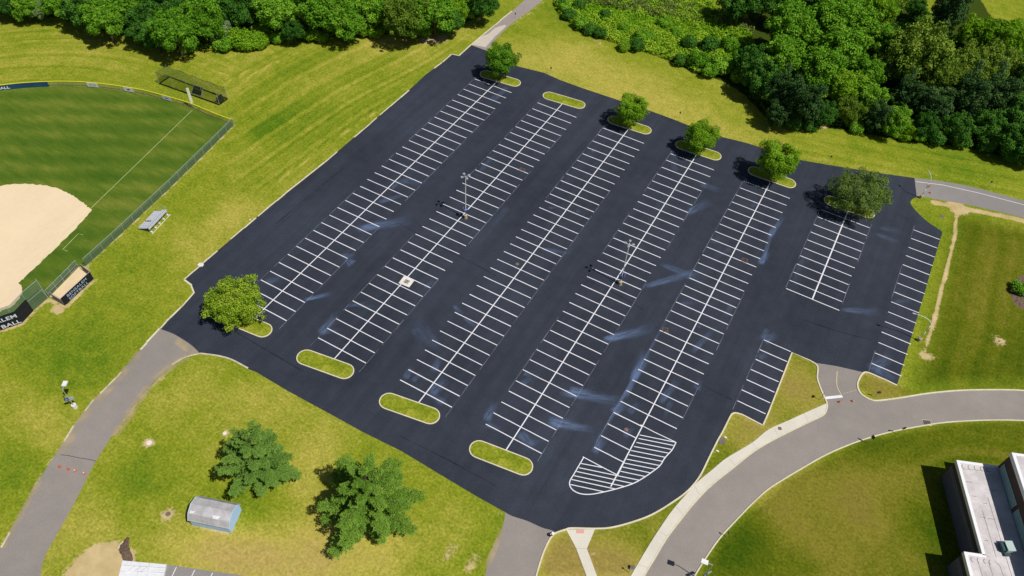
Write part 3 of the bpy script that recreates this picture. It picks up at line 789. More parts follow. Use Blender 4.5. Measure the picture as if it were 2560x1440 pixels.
# dust of line marking blown over the sealer
SMEAR = [(885, 577, 1000, 548, 1.2, 2.6, .75), (900, 570, 950, 560, .6, 1.2, .7), (850, 638, 884, 642, .6, 1.2, .5), (884, 662, 862, 648, 1.6, .8, .6), (757, 751, 820, 736, .5, 1.0, 1.1), (797, 838, 838, 795, 1.0, 1.6, .65), (795, 836, 850, 822, .6, 1.0, .3),
         (1503, 852, 1612, 826, .9, 2.0, .95), (1505, 845, 1560, 842, .5, .8, .5), (1395, 981, 1540, 998, .8, 2.2, .8), (1420, 974, 1470, 980, 1.0, 1.0, .8), (1365, 1056, 1465, 1064, 1.2, 1.2, 1.1), (1368, 1046, 1420, 1050, .8, .8, .4),
         (1578, 957, 1615, 895, .9, 1.8, .95), (1532, 1036, 1558, 1008, 1.2, 1.4, .7), (1500, 1095, 1655, 820, .35, .5, .7), (1560, 1000, 1600, 925, .6, 1.0, .6), (1648, 1012, 1686, 955, .7, 1.3, .55), (1728, 884, 1780, 828, .7, 1.0, .45), (1740, 975, 1752, 955, 1.0, .8, .4), (1745, 820, 1750, 810, .6, .6, .3),
         (1602, 719, 1735, 684, .7, 1.8, .70), (1645, 660, 1745, 690, .6, 2.2, .45), (1713, 538, 1765, 505, .8, 2.4, .50), (1747, 458, 1795, 476, 1.2, 1.8, .35), (1922, 598, 1948, 545, .8, 1.0, .75), (1898, 662, 1918, 634, .9, 1.0, .9), (1905, 655, 1935, 580, .5, .8, .6),
         (1350, 622, 1415, 630, .6, .8, .55), (2098, 774, 2185, 781, .5, 2.0, .55), (2172, 927, 2225, 898, 1.6, 1.8, .50), (2185, 920, 2240, 948, 1.5, 1.5, .45), (1905, 852, 1938, 838, 1.6, 1.2, .5), (1920, 820, 1905, 848, .6, .8, .35), (1896, 895, 1915, 885, .8, .8, .4),
         (1482, 1135, 1512, 1098, .8, 1.4, .65), (1490, 1128, 1500, 1080, .5, 1.0, .4), (1072, 988, 1112, 952, 1.2, 1.8, .60), (1082, 930, 1100, 898, .9, 1.0, .50), (1012, 950, 1026, 920, .8, 1.2, .5), (1030, 955, 1050, 935, .6, 1.0, .4), (1133, 762, 1152, 784, .5, .9, .5), (1158, 793, 1190, 815, .5, .9, .5), (1115, 1010, 1075, 985, 1.0, 1.4, .4),
         (1215, 1056, 1230, 1010, 1.0, 1.2, .65), (1212, 1060, 1250, 1072, .9, .8, .35), (1297, 1078, 1330, 1118, 1.2, 1.5, .6), (1320, 1110, 1350, 1100, .8, .6, .35), (944, 507, 1005, 488, .8, 1.2, .55), (998, 448, 1060, 462, 1.4, 1.8, .35), (978, 474, 1000, 450, .5, .7, .5), (1228, 252, 1255, 230, 1.2, 1.2, .35), (1270, 215, 1240, 245, .9, .9, .3),
         (662, 708, 700, 694, .9, 1.3, .40), (2185, 583, 2245, 606, .6, 1.6, .35), (2195, 570, 2250, 575, .6, 2.0, .25), (2232, 755, 2275, 750, .5, 1.0, .3), (1100, 880, 1045, 800, 1.2, 3, .22), (1030, 820, 1060, 850, 1.0, 2.2, .22), (870, 760, 935, 768, .5, 1.0, .3), (860, 768, 920, 758, .4, .8, .3), (1270, 515, 1240, 560, .8, 1.4, .18),
         (1370, 520, 1395, 518, .6, .6, .4), (1440, 526, 1452, 530, .7, .7, .35), (1310, 930, 1326, 940, .9, .8, .45), (1300, 962, 1330, 945, .7, 1.0, .4), (1700, 760, 1730, 755, .7, .8, .3), (1830, 760, 1815, 790, .7, .8, .25), (1690, 430, 1680, 400, 1.0, 1.0, .25), (1680, 380, 1700, 400, 1.2, 1.2, .25), (2010, 640, 1985, 700, .6, .8, .2),
         (1570, 1035, 1595, 1010, .9, 1.0, .35), (1560, 1095, 1580, 1070, .6, .8, .35), (1480, 375, 1486, 380, .6, .6, .6), (1060, 720, 1085, 705, .6, .8, .3), (1780, 610, 1800, 590, .8, 1.2, .2), (1880, 520, 1890, 500, .8, .8, .25), (1830, 620, 1800, 640, .7, 1.2, .22), (1200, 430, 1230, 390, .8, 1.0, .25), (1680, 1000, 1660, 1040, .7, .7, .3)]
dm = MB(); uvs = []; stg = []
for i, (xa, ya, xb, yb, w0, w1, s) in enumerate(SMEAR):
    a, b = np.array(at2(xa, ya)), np.array(at2(xb, yb))
    b = a+(b-a)*1.25
    d = b-a; L = np.linalg.norm(d); d /= L; n = np.array([-d[1], d[0]])
    z = 0.0195+0.00002*i
    K = 6
    cv = (((i*37) % 11)-5)/5*0.10*L
    for k in range(K):
        t0, t1 = k/K, (k+1)/K
        q = []
        for t, sg in ((t0, -1), (t1, -1), (t1, 1), (t0, 1)):
            p = a+d*L*t+n*(sg*(w0+(w1-w0)*t)+cv*t*t)
            q.append((p[0], p[1], z))
        dm.quad(*q)
        uvs += [(t0, 0), (t1, 0), (t1, 1), (t0, 1)]
        stg += [s]*4
do = dm.build('line_dust', M['dust'])
uvl = do.data.uv_layers.new(name='UVMap')
for li, (u, v) in enumerate(uvs): uvl.data[li].uv = (u, v)
sa = do.data.attributes.new('strength', 'FLOAT', 'POINT')
sa.data.foreach_set('value', np.array(stg, np.float32))
tag(do, kind='structure')

# ------------------------------------------------------------------ kerbed grass islands
def capsule(cx, cy, L, R, rz, n=10):
    pts = []
    for i in range(n+1):
        t = -math.pi/2+math.pi*i/n
        pts.append((L/2-R+R*math.cos(t), R*math.sin(t)))
    for i in range(n+1):
        t = math.pi/2+math.pi*i/n
        pts.append((-L/2+R+R*math.cos(t), R*math.sin(t)))
    return pts
first_island = None
ISL = [(-58.9, -20.2, 6, 'near', 'kerbed grass island under the bushy tree at the near left corner'),
       (-40.13, -19.9, 8.8, 'near', 'treeless kerbed grass island at the near end of the second double row from the left'),
       (-21.68, -19.7, 9.4, 'near', 'treeless kerbed grass island at the near end of the third double row from the left'),
       (-3.0, -19.72, 7.7, 'near', 'treeless kerbed grass island nearest the striped painted corner'),
       (-58.2, 75.1, 6, 'far', 'kerbed grass island under the small tree beside the upper path'),
       (-39.8, 75.85, 6, 'far', 'the only treeless kerbed grass island at the far edge of the car park'),
       (-21.43, 75.68, 4, 'far', 'kerbed grass island under the bright round tree second from the left at the far edge'),
       (-3.25, 75.75, 3.6, 'far', 'kerbed grass island under the flattened bright tree in the middle of the far edge'),
       (15.07, 75.95, 1.8, 'far', 'kerbed grass island under the fullest bright round tree at the far edge'),
       (33.4, 75.6, 2.8, 'far', 'kerbed grass island under the wide olive tree by the right access road')]
for cx, cy, ang, _, lab in ISL:
    if first_island is None:
        first_island = thing('traffic_island', lab, 'traffic island', (cx, cy, 0.0), math.radians(ang), 'kerbed grass islands in the car park')
        line = capsule(0, 0, 11.3, 1.62, 0)
        MB().strip(line, 0.19, 0.0, 0.15, True).build('kerb', M['kerb'], first_island)
        MB().prism(capsule(0, 0, 11.1, 1.52, 0), 0.0, 0.12).build('turf', M['turf'], first_island)
    else:
        o = copy_tree(first_island)
        o.location = (cx, cy, 0.0); o.rotation_euler = (0, 0, math.radians(ang)); o['label'] = lab

# ------------------------------------------------------------------ drains and covers
def grate(px, py, lab, s=0.95, rz=0.1):
    p = at2(px, py)
    o = thing('drain_grate', lab, 'drain', (p[0], p[1], 0.016), rz, 'drain grates in the car park')
    MB().strip([(-s/2, -s/2), (s/2, -s/2), (s/2, s/2), (-s/2, s/2)], 0.12, 0, 0.014, True).build('frame', M['red_iron'], o)
    g = MB()
    for i in range(7):
        g.box((-s/2+.12+i*(s-.24)/6, 0, 0.006), (.06, s-.16, .008))
    g.build('grate', M['steel_dark'], o)
grate(1305, 425, 'rusty square drain grate in the second double row, near the far islands', 1.15)
grate(1862, 651, 'rusty square drain grate in the right half of the fifth double row', 1.15)
grate(1663, 825, 'dark square drain grate on the left ends of the fifth double row stalls', 1.0, .5)
p = at2(1016.5, 704.5)
o = thing('drain_inlet', 'white square concrete pad with a brown drain grate across the second centre line', 'drain', (p[0], p[1], 0.016), math.radians(4))
MB().box((0, 0, .03), (2.45, 2.15, .06)).build('concrete_pad', M['white_conc'], o)
g = MB()
for i in range(8): g.box((-.46+i*.132, 0, .066), (.075, .86, .012))
g.box((0, 0, .064), (.06, .9, .016)); g.box((0, .45, .064), (1.05, .06, .016)); g.box((0, -.45, .064), (1.05, .06, .016))
g.build('grate', M['steel_dark'], o)
def cover(px, py, lab, m, rr=.38, z=.016, group=None):
    p = at2(px, py)
    mb = MB().cyl((0, 0, 0), (0, 0, .02), rr, rr*.98, 18).cyl((0, 0, .02), (0, 0, .027), rr*.8, rr*.8, 18)
    o = mb.build('manhole_cover', m); o.location = (p[0], p[1], z)
    tag(o, lab, 'manhole cover', group)
cover(1293.5, 660, 'round pale manhole cover in the middle of the third double row', M['manhole'])
cover(1566, 1074, 'round reddish manhole cover near the end of the fifth double row', M['red_iron'])
cover(1949, 1072, 'round reddish manhole cover in the curved pavement', M['red_iron'], .36, .121)
cover(373, 1107, 'round pale stone cover in bare soil on the lawn, upper of two left of pines', M['white_conc'], .45, .01)
cover(420, 1285, 'round grey cover in bare soil on the lawn left of the blue shed', M['manhole'], .4, .01)
cover(562, 1083, 'small pale cover in bare soil at the left foot of the upper pine', M['white_conc'], .35, .01)
cover(2355, 541, 'round dark cover ringed with soil in the grass corner by the access road', M['manhole'], .5, .01)
cover(2498, 853, 'tiny dark cover in a bare ring of the right meadow', M['manhole'], .22, .01)
p = at2(2317, 1057)
o = thing('kerb_inlet', 'dark kerbside drain opening on the inner edge of the curved road', 'drain', (p[0], p[1], 0.008), math.radians(25))
MB().strip([(-.75, -.55), (.75, -.55), (.75, .55), (-.75, .55)], .1, 0, .05, True).build('frame', M['kerb'], o)
g = MB()
for i in range(9): g.box((-.6+i*.15, 0, .015), (.07, 1.0, .03))
g.build('grate', M['dark'], o)
p = at2(1804, 1102)
tag(MB().box((p[0], p[1], .06), (1.1, 1.3, .12), .5).build('concrete_pad', M['manhole']), 'flat grey utility pad in the grass between kerb and pavement', 'utility pad')
for px, py, lab in [(1813, 1094, 'small white marker in the grass beside the grey utility pad'), (1793, 1128, 'small white marker in the narrow grass strip below the grey utility pad')]:
    p = at2(px, py)
    tag(MB().prism([(p[0]-.3, p[1]-.1), (p[0]+.25, p[1]-.15), (p[0]+.3, p[1]+.12), (p[0]-.1, p[1]+.2)], 0, .12).build('stone_marker', M['white_conc']), lab, 'stone')
p = at2(1580, 1421)
ub = thing('utility_box', 'small grey utility box at the edge of the pavement by the lower frame', 'utility box', (p[0], p[1], 0), .5)
MB().box((0, 0, .3), (.6, .5, .6)).build('casing', M['galv'], ub)
MB().box((0, 0, .62), (.66, .56, .05)).build('lid', M['manhole'], ub)

# ------------------------------------------------------------------ softball field
OUT_FENCE = [(-70, 235), (0, 226), (60, 219.5), (122, 216), (170, 215.5), (212, 217), (256, 221), (300, 226.5), (340, 233), (375, 240), (437, 257), (482, 271), (537, 294), (585, 312)]
SIDE = [(585, 312), (537.5, 360), (425, 470), (292, 595), (215, 665)]
ofield = GS(OUT_FENCE, 3)+G(SIDE)[1:]+G([(190, 668), (120, 745), (84, 775), (55, 807), (0, 826), (-60, 840), (-260, 800), (-300, 300)])
flat('outfield', ofield, 0.004, M['field'])
dirt_edge = GS([(-250, 560), (-120, 490), (0, 465), (50, 459.5), (100, 462), (140, 470), (175, 485), (205, 505), (222, 519)], 4)+GS([(229, 525), (220, 537), (185, 575), (142, 617), (100, 657), (70, 686), (47, 707)], 4)+GS([(52, 714), (56, 727), (52, 740), (30, 765), (0, 779), (-60, 800), (-250, 780)], 4)
_r = random.Random(6)
dirt_edge = [(x+_r.uniform(-.13, .13), y+_r.uniform(-.13, .13)) for x, y in smooth_line(dirt_edge, 2)]
flat('infield', dirt_edge, 0.008, M['infield'])
fl = MB()
fl.strip(G([(227, 521), (350, 402), (481, 275)]), .10, .012, .012)
fl.strip(G([(228, 524), (166, 577), (100, 655)]), .09, .012, .012)
fl.strip(G([(208, 587.5), (196, 584), (157, 623.5), (169, 628)]), .10, .012, .012)
fl.strip(G([(183, 577), (140, 617), (98, 660)]), .08, .0122, .0122)
tag(fl.build('foul_lines', mat('field_chalk', C(200, 208, 150), .9, .15, .5)), kind='structure')

def chain_fence(name, lab, pts_px, h, mesh_m, rail_m, step, smooth=0, rail='top_rail', mid=False, rr=.04, group=None):
    L = GS(pts_px, smooth) if smooth else G(pts_px)
    b = L[0]
    o = thing(name, lab, 'fence', (b[0], b[1], 0), 0, group)
    P = [(x-b[0], y-b[1]) for x, y in L]
    mb = MB()
    for a, c in zip(P[:-1], P[1:]):
        mb.quad((*a, .03), (*c, .03), (*c, h), (*a, h))
    mb.build('mesh', mesh_m, o)
    MB().tube([(x, y, h) for x, y in P], rr).build(rail, rail_m, o)
    if mid: MB().tube([(x, y, h*.5) for x, y in P], .03).build('middle_rail', M['galv'], o)
    # posts
    acc = 0.0; nxt = 0.0
    for a, c in zip(P[:-1], P[1:]):
        d = math.dist(a, c)
        while nxt <= acc+d+1e-6:
            t = (nxt-acc)/d
            q = (a[0]+(c[0]-a[0])*t, a[1]+(c[1]-a[1])*t)
            MB().cyl((*q, 0), (*q, h+.03), .035, .035, 6).build('post', M['galv'], o)
            nxt += step
        acc += d
    return o
chain_fence('outfield_fence', 'curved chain link outfield fence with a yellow top cap', OUT_FENCE, 1.45, M['mesh_thin'], M['yellow'], 3.2, 3, 'top_cap', rr=.10)
chain_fence('side_fence', 'straight green chain link fence along the right side of the ball field', SIDE, 2.0, M['mesh_green'], M['galv'], 3.0)
# backstop
BS = [(120, 745), (84, 776), (55, 807), (0, 826), (-60, 842)]
bs = chain_fence('backstop_fence', 'tall green chain link backstop behind home plate', BS, 5.2, M['mesh_green'], M['galv'], 3.6, 0, 'top_rail', True)
MB().cyl((0, 0, 0), (0, 0, 5.7), .07, .06, 8).build('end_post', M['galv'], bs)
base = np.array(at2(120, 745))
L = [np.array(at2(*q))-base for q in BS[1:]]
ws = MB()
ctr = np.array([-110.0, -25.0])-base
def shift(q, d=.08):
    v = q-ctr; v = v/np.linalg.norm(v); return q+v*d
for a, c in zip(L[:-1], L[1:]):
    a, c = shift(a), shift(c)
    v = c-a; v /= np.linalg.norm(v); nn = np.array([-v[1], v[0]])*.03
    ws.prism([tuple(a-nn), tuple(c-nn), tuple(c+nn), tuple(a+nn)], .04, 3.4)
wso = ws.build('windscreen', M['black'], bs)
tb = MB()
for a, c in zip(L[:-1], L[1:]):
    a, c = shift(a, .14), shift(c, .14)
    tb.tube([(*a, 1.75), (*c, 1.75)], .035); 
tb.build('windscreen_rail', M['dark'], bs)

FONT_CACHE = {}
def text_on(name, body, size, m, parent, a, c, z, align='RIGHT', off=0.0, push=.05, xs=1.0, tail=0.0):
    """lettering on an upright face through ground points a->c (left to right for the reader)"""
    cu = bpy.data.curves.new(name, 'FONT')
    cu.body = body; cu.size = size; cu.align_x = align; cu.offset = off; cu.extrude = 0.012
    cu.space_character = 1.05
    ob = bpy.data.objects.new(name, cu)
    COL.objects.link(ob)
    bpy.context.view_layer.update()
    me = bpy.data.meshes.new_from_object(ob.evaluated_get(bpy.context.evaluated_depsgraph_get()))
    bpy.data.objects.remove(ob); bpy.data.curves.remove(cu)
    me.name = name
    me.materials.clear(); me.materials.append(m)
    o = bpy.data.objects.new(name, me)
    COL.objects.link(o)
    o.parent = parent
    a, c = np.array(a, float), np.array(c, float)
    v = (c-a)/np.linalg.norm(c-a)
    n = np.array([v[1], -v[0]])
    org = (c if align == 'RIGHT' else (a if align == 'LEFT' else (a+c)/2))+n*push-v*tail
    o.matrix_local = Matrix(((v[0]*xs, 0, n[0], org[0]), (v[1]*xs, 0, n[1], org[1]), (0, 1, 0, z), (0, 0, 0, 1)))
    return o
A, B_, Cc = shift(L[0], .12), shift(L[1], .12), shift(L[2], .12)
text_on('lettering', 'BENSALEM', 1.25, M['letter_blue'], wso.parent, Cc, B_, 2.0, 'RIGHT', .035, .06, 1.15, -.1)
text_on('lettering', 'SOFTBALL', 1.25, M['letter_blue'], wso.parent, Cc, B_, .35, 'RIGHT', .035, .06, 1.15, -.1)
text_on('lettering', 'BENSALEM', 1.25, M['letter'], wso.parent, Cc, B_, 2.0, 'RIGHT', .012, .08, 1.15, -.1)
text_on('lettering', 'SOFTBALL', 1.25, M['letter'], wso.parent, Cc, B_, .35, 'RIGHT', .012, .08, 1.15, -.1)

# dugout
d0 = np.array(at2(162, 764)); d1 = np.array(at2(234, 697)); d2 = np.array(at2(197, 668)); d3 = np.array(at2(124, 742))
dg = thing('dugout', 'open roofed dugout with dark boards lettered in blue and white beside the ball field', 'dugout', (d0[0], d0[1], 0))
dg['label'] = 'open dugout of dark boards with blue and white lettering beside the ball field'
R_ = lambda q: tuple(np.array(q)-d0)
def wall(a, c, h, th=.10):
    a, c = np.array(a), np.array(c); v = (c-a)/np.linalg.norm(c-a); nn = np.array([-v[1], v[0]])*th/2
    return [tuple(a-nn), tuple(c-nn), tuple(c+nn), tuple(a+nn)]
q0, q1, q2, q3 = R_(d0), R_(d1), R_(d2), R_(d3)
MB().prism([q0, q1, q2, q3], 0.0, .03).build('sand_floor', M['sand'], dg)
MB().prism(wall(q0, q1, 2.1), 0, 2.1).build('back_wall', M['black'], dg)
n2 = tuple(np.array(q1)+(np.array(q2)-np.array(q1))*.66); n3 = tuple(np.array(q0)+(np.array(q3)-np.array(q0))*.70)
MB().prism(wall(q1, n2, 2.1), 0, 2.1).build('side_wall', M['dugout_in'], dg)
MB().prism(wall(q0, n3, 1.7), 0, 1.6).build('side_wall', M['dugout_in'], dg)
tp = MB()
for a, c in ((q0, q1), (q1, n2), (q0, n3)): tp.tube([(*a, 2.13), (*c, 2.13)], .04)
tp.build('top_rail', M['galv'], dg)
v = (np.array(q1)-np.array(q0)); v /= np.linalg.norm(v); inn = np.array([-v[1], v[0]])
bq0, bq1 = np.array(q0)+inn*.5+v*.4, np.array(q1)+inn*.5-v*.4
MB().prism(wall(bq0+inn*.2, bq1+inn*.2, 0, .75), .42, .48).build('bench', M['bench'], dg)
for t in (.05, .35, .65, .95): MB().box((*(bq0+(bq1-bq0)*t+inn*.2), .2), (.5, .08, .4)).build('bench_leg', M['galv'], dg)
fa, fb = np.array(q3), np.array(q2)
fm = MB().quad((*fa, .03), (*fb, .03), (*fb, 2.0), (*fa, 2.0)); fm.build('front_mesh', M['mesh_green'], dg)
MB().tube([(*fa, 2.0), (*fb, 2.0)], .04).tube([(*fa, 1.0), (*fb, 1.0)], .03).build('front_rail', M['galv'], dg)
for t in (0, .25, .5, .75, 1): MB().cyl((*(fa+(fb-fa)*t), 0), (*(fa+(fb-fa)*t), 2.05), .04, .04, 6).build('post', M['galv'], dg)
for body, z in (('BENSALEM', 1.14), ('SOFTBALL', .22)):
    text_on('lettering', body, .86, M['letter_dug'], dg, q0, q1, z, 'CENTER', .0, .07, 1.2)

# banners hung on the outfield fence
def fence_banner(x0, x1, lab, m, z0=.22, z1=1.42, name='banner'):
    full = GS(OUT_FENCE, 3)
    pts = [at(x0, 0)[:2], at(x1, 0)[:2]]
    # take the stretch of the fence between two survey columns
    def col(px):
        best = min(range(len(full)-1), key=lambda i: abs(px_of(full[i])-px))
        a, c = full[best], full[min(best+1, len(full)-1)]
        if px < px_of(a) and best > 0: a, c = full[best-1], full[best]
        t = (px-px_of(a))/(px_of(c)-px_of(a)+1e-9)
        return np.array([a[0]+(c[0]-a[0])*t, a[1]+(c[1]-a[1])*t])
    n = max(2, int(abs(x1-x0)/16)+1)
    L = [col(x0+(x1-x0)*i/(n-1)) for i in range(n)]
    o = thing(name, lab, 'banner', (L[0][0], L[0][1], 0), 0, 'banners hung on the outfield fence')
    mb = MB()
    off = []
    for q in L:
        v = np.array([-126.0, -30.0])-q; v /= np.linalg.norm(v); off.append(q+v*.09-L[0])
    for a, c in zip(off[:-1], off[1:]):
        v = (c-a)/np.linalg.norm(c-a); nn = np.array([-v[1], v[0]])*.012
        mb.prism([tuple(a-nn), tuple(c-nn), tuple(c+nn), tuple(a+nn)], z0, z1)
    mb.build('panel', m, o)
    return o, off
def px_of(q):
    d = np.array([q[0], q[1], 0.0])-CAM
    return 1280+F_PX*(d @ RT)/(d @ FW)
bo, off = fence_banner(-70, 124, 'long navy blue banner with white capital letters at the left of the outfield fence', M['banner_blue'], .05, 1.42)
i0 = min(range(len(off)), key=lambda i: abs(px_of(off[i]+np.array(bo.location[:2]))+60)); i1 = min(range(len(off)), key=lambda i: abs(px_of(off[i]+np.array(bo.location[:2]))-30))
text_on('lettering', 'SOFTBALL', .95, M['letter'], bo, off[i0], off[i1], .32, 'RIGHT', .03, .05, 1.3)
for k, (x0, x1, lab, mk) in enumerate([(221, 248, 'white banner with a grey oval outline, nearest the navy banner', 'grey_mark'), (312, 337, 'white banner with a dark round mark, middle of the three', 'dark_mark'), (408, 431, 'white banner with faint blue print, nearest the foul pole', 'letter_blue')]):
    bo, off = fence_banner(x0, x1, lab, M['banner_white'])
    a, c = off[0], off[-1]
    v = (c-a)/np.linalg.norm(c-a); n = np.array([v[1], -v[0]]); Ln = np.linalg.norm(c-a)
    mb = MB()
    for i in range(16):
        t0, t1 = 2*math.pi*i/16, 2*math.pi*(i+1)/16
        ra, rb, zc = Ln*.32, .34, .82
        if mk == 'grey_mark':
            q = [a+v*(Ln/2+ra*math.cos(t)*s)+n*.03 for t, s in ((t0, 1), (t1, 1), (t1, .82), (t0, .82))]
            z = [zc+rb*math.sin(t)*s for t, s in ((t0, 1), (t1, 1), (t1, .72), (t0, .72))]
        else:
            f = .45 if mk == 'dark_mark' else .6
            q = [a+v*(Ln/2+ra*f*math.cos(t)*s)+n*.03 for t, s in ((t0, 1), (t1, 1), (t1, .1), (t0, .1))]
            z = [zc+rb*(f+.15 if mk == 'dark_mark' else .3)*math.sin(t)*s for t, s in ((t0, 1), (t1, 1), (t1, .1), (t0, .1))]
        mb.quad(*[(*qq, zz) for qq, zz in zip(q, z)])
    mb.build('print', M[mk], bo)
# foul pole
p = at2(482, 271)
fp = thing('foul_pole', 'tall white foul pole with a flat panel behind the outfield fence', 'pole', (p[0]-.0, p[1]+.25, 0), math.radians(55))
MB().cyl((0, 0, 0), (0, 0, 5.6), .06, .06, 8).build('pole', M['galv'], fp)
MB().box((0, -.07, 3.65), (.62, .05, 4.3)).build('panel', mat('pale_panel', C(235, 235, 215), .6, .04), fp)
# batting cage
cg = [np.array(at2(*q)) for q in [(399, 210), (549, 263), (569, 248), (424, 193)]]
c0 = cg[0]
bc = thing('batting_cage', 'long batting cage of black netting on thin steel poles beyond the outfield fence', 'batting cage', (c0[0], c0[1], 0))
q = [g-c0 for g in cg]
H = 3.5
nt = MB()
N = 12
def lerp(a, c, t): return a+(c-a)*t
for i in range(N):
    t0, t1 = i/N, (i+1)/N
    sag = lambda t: H-.55*(1-abs(math.cos(t*math.pi*4)))
    a0, a1 = lerp(q[0], q[1], t0), lerp(q[0], q[1], t1); b0, b1 = lerp(q[3], q[2], t0), lerp(q[3], q[2], t1)
    nt.quad((*a0, sag(t0)), (*a1, sag(t1)), (*b1, sag(t1)), (*b0, sag(t0)))
    nt.quad((*a0, .1), (*a1, .1), (*a1, sag(t1)), (*a0, sag(t0)))
    nt.quad((*b0, .1), (*b1, .1), (*b1, sag(t1)), (*b0, sag(t0)))
for a, c in ((q[0], q[3]), (q[1], q[2])):
    nt.quad((*a, .1), (*c, .1), (*c, H), (*a, H))
nt.build('netting', M['net'], bc)
hm = MB()
for a, c in ((q[0], q[1]), (q[3], q[2]), (q[0], q[3]), (q[1], q[2])):
    hm.tube([(*lerp(a, c, t/8), .16+.05*math.sin(t*2.1)) for t in range(9)], .13, .16, 6)
hm.build('gathered_hem', M['net_dense'], bc)
for a, c in ((q[0], q[1]), (q[3], q[2])):
    rm_ = MB().tube([(*lerp(a, c, t/16), H-.55*(1-abs(math.cos(t/16*math.pi*4)))) for t in range(17)], .03, .03, 5)
    rm_.build('top_cable', M['dark'], bc)
for s in (0, 3):
    for t in (0, .25, .5, .75, 1):
        pp = lerp(q[s], q[1 if s == 0 else 2], t)
        MB().cyl((*pp, 0), (*pp, H+.15), .045, .045, 6).build('post', M['galv'], bc)
pm = lerp(lerp(q[0], q[1], .58), lerp(q[3], q[2], .58), .45)
ps = thing('pitching_screen', 'dark leaning netted screen in the middle of the batting cage', 'screen', (c0[0]+pm[0], c0[1]+pm[1], 0), math.radians(8))
MB().quad((-1.4, -.7, .1), (1.4, -.7, .1), (1.5, .7, 1.7), (-1.3, .7, 1.7)).build('screen_net', M['net_dense'], ps)
MB().tube([(-1.4, -.7, .05), (-1.3, .7, 1.7), (1.5, .7, 1.7), (1.4, -.7, .05), (-1.4, -.7, .05)], .04).build('frame', M['galv'], ps)
pm = lerp(lerp(q[0], q[1], .955), lerp(q[3], q[2], .955), .5)
hs = thing('ball_frame', 'dark low frame with netting inside the right end of the batting cage', 'ball frame', (c0[0]+pm[0], c0[1]+pm[1], 0), math.radians(8))
MB().tube([(-.5, -1, 0), (-.3, -1, 1.6), (-.3, 1, 1.6), (-.5, 1, 0)], .045).build('frame', M['galv'], hs)
MB().quad((-.5, -1, .05), (-.3, -1, 1.6), (-.3, 1, 1.6), (-.5, 1, .05)).quad((.5, -1, .05), (-.3, -1, 1.6), (-.3, 1, 1.6), (.5, 1, .05)).build('screen_net', M['net_dense'], hs)

# bleachers
b0, b1 = np.array(at2(376, 583)), np.array(at2(420, 536))
v = (b1-b0); LB = np.linalg.norm(v); v /= LB
bl = thing('bleachers', 'silver aluminium bleachers with five rows of planks facing the ball field', 'bleachers', (b0[0], b0[1], 0), math.atan2(v[1], v[0]))
for i in range(5):                       # rows step down towards the field (local +Y)
    y, z = .12+i*.66, 1.36-i*.25
    for (xa, xb) in ([(0.0, LB)] if i < 2 else [(0.0, LB*.36), (LB*.42, LB*.93)]):
        MB().box(((xa+xb)/2, y, z), (xb-xa, .32, .05)).build('seat_plank', M['alu'], bl)
        if i < 4:
            MB().box(((xa+xb)/2, y+.36, z-.22), (xb-xa, .24, .04)).build('foot_plank', M['galv'], bl)
for t in range(5):
    x = .3+t*(LB-.6)/4
    MB().tube([(x, 0, 0), (x, 0, 1.3)], .05).tube([(x, 0, 1.28), (x, 2.9, .3)], .05).tube([(x, 2.9, 0), (x, 2.9, .36)], .05).tube([(x, -.1, .1), (x, 3.0, .1)], .05).build('support_frame', M['galv'], bl)
    MB().box((x, -.14, .14), (.34, .36, .28)).build('foot_block', M['white_conc'], bl)
MB().box((LB/2, -.05, 1.12), (LB, .04, .42)).build('back_board', M['alu'], bl)
rl = MB()
for zz in (1.75, 2.1): rl.tube([(0, -.05, zz), (LB, -.05, zz)], .022)
for xx in (0.0, LB): rl.tube([(xx, -.05, 1.2), (xx, -.05, 2.1), (xx, 1.6, 1.8), (xx, 2.8, 1.0), (xx, 2.8, .3)], .028)
rl.build('guard_rail', M['galv'], bl)
MB().strip([(-.2, -.5), (LB+.2, -.5)], .12, 0, .08).build('ground_sill', M['kerb'], bl)

# ------------------------------------------------------------------ lamps
def flood_pole(px, py, lab, rz, first=None):
    p = at2(px, py)
    if first:
        o = copy_tree(first); o.location = (p[0], p[1], .016); o.rotation_euler = (0, 0, rz); o['label'] = lab
        return o
    o = thing('lamp_post', lab, 'lamp post', (p[0], p[1], .016), rz, 'tall floodlight poles in the car park')
    MB().cyl((0, 0, 0), (0, 0, .95), .42, .38, 16).build('concrete_base', M['base_conc'], o)
    MB().cyl((0, 0, .95), (0, 0, 12.0), .11, .075, 10).build('pole', M['white'], o)
    ar = MB()
    for k in range(4):
        a = k*math.pi/2+.6
        ar.cyl((0, 0, 11.8), (.55*math.cos(a), .55*math.sin(a), 11.95), .035, .035, 6)
    ar.build('cross_arm', M['galv'], o)
    for k in range(4):
        a = k*math.pi/2+.6
        hd = MB().box((.78*math.cos(a), .78*math.sin(a), 11.98), (.5, .42, .17), a).build('lamp_head', M['galv'], o)
        MB().box((.78*math.cos(a), .78*math.sin(a), 11.88), (.42, .34, .03), a).build('lens', M['dark'], hd)
    for k, (a, m1) in enumerate(((-.7-rz, 'blue_sign'), (.5-rz, 'blue_sign'), (3.6-rz, 'blue_sign'))):
        n = np.array([math.cos(a), math.sin(a)]); t = np.array([-n[1], n[0]])
        s = MB().box((n[0]*.5, n[1]*.5, 2.75), (.05, .8, 1.0), a).build('sign', M[m1], o)
        for sg in (-1, 1):
            MB().box((n[0]*(.5+.032*sg), n[1]*(.5+.032*sg), 2.98), (.012, .8, .42), a).build('sign_band', M['pale_sign'], s)
    return o
fp1 = flood_pole(1164, 545, 'tall white floodlight pole with blue signs in the second double row', .35)
flood_pole(1550, 711, 'tall white floodlight pole with blue signs in the fourth double row', 1.2, fp1)

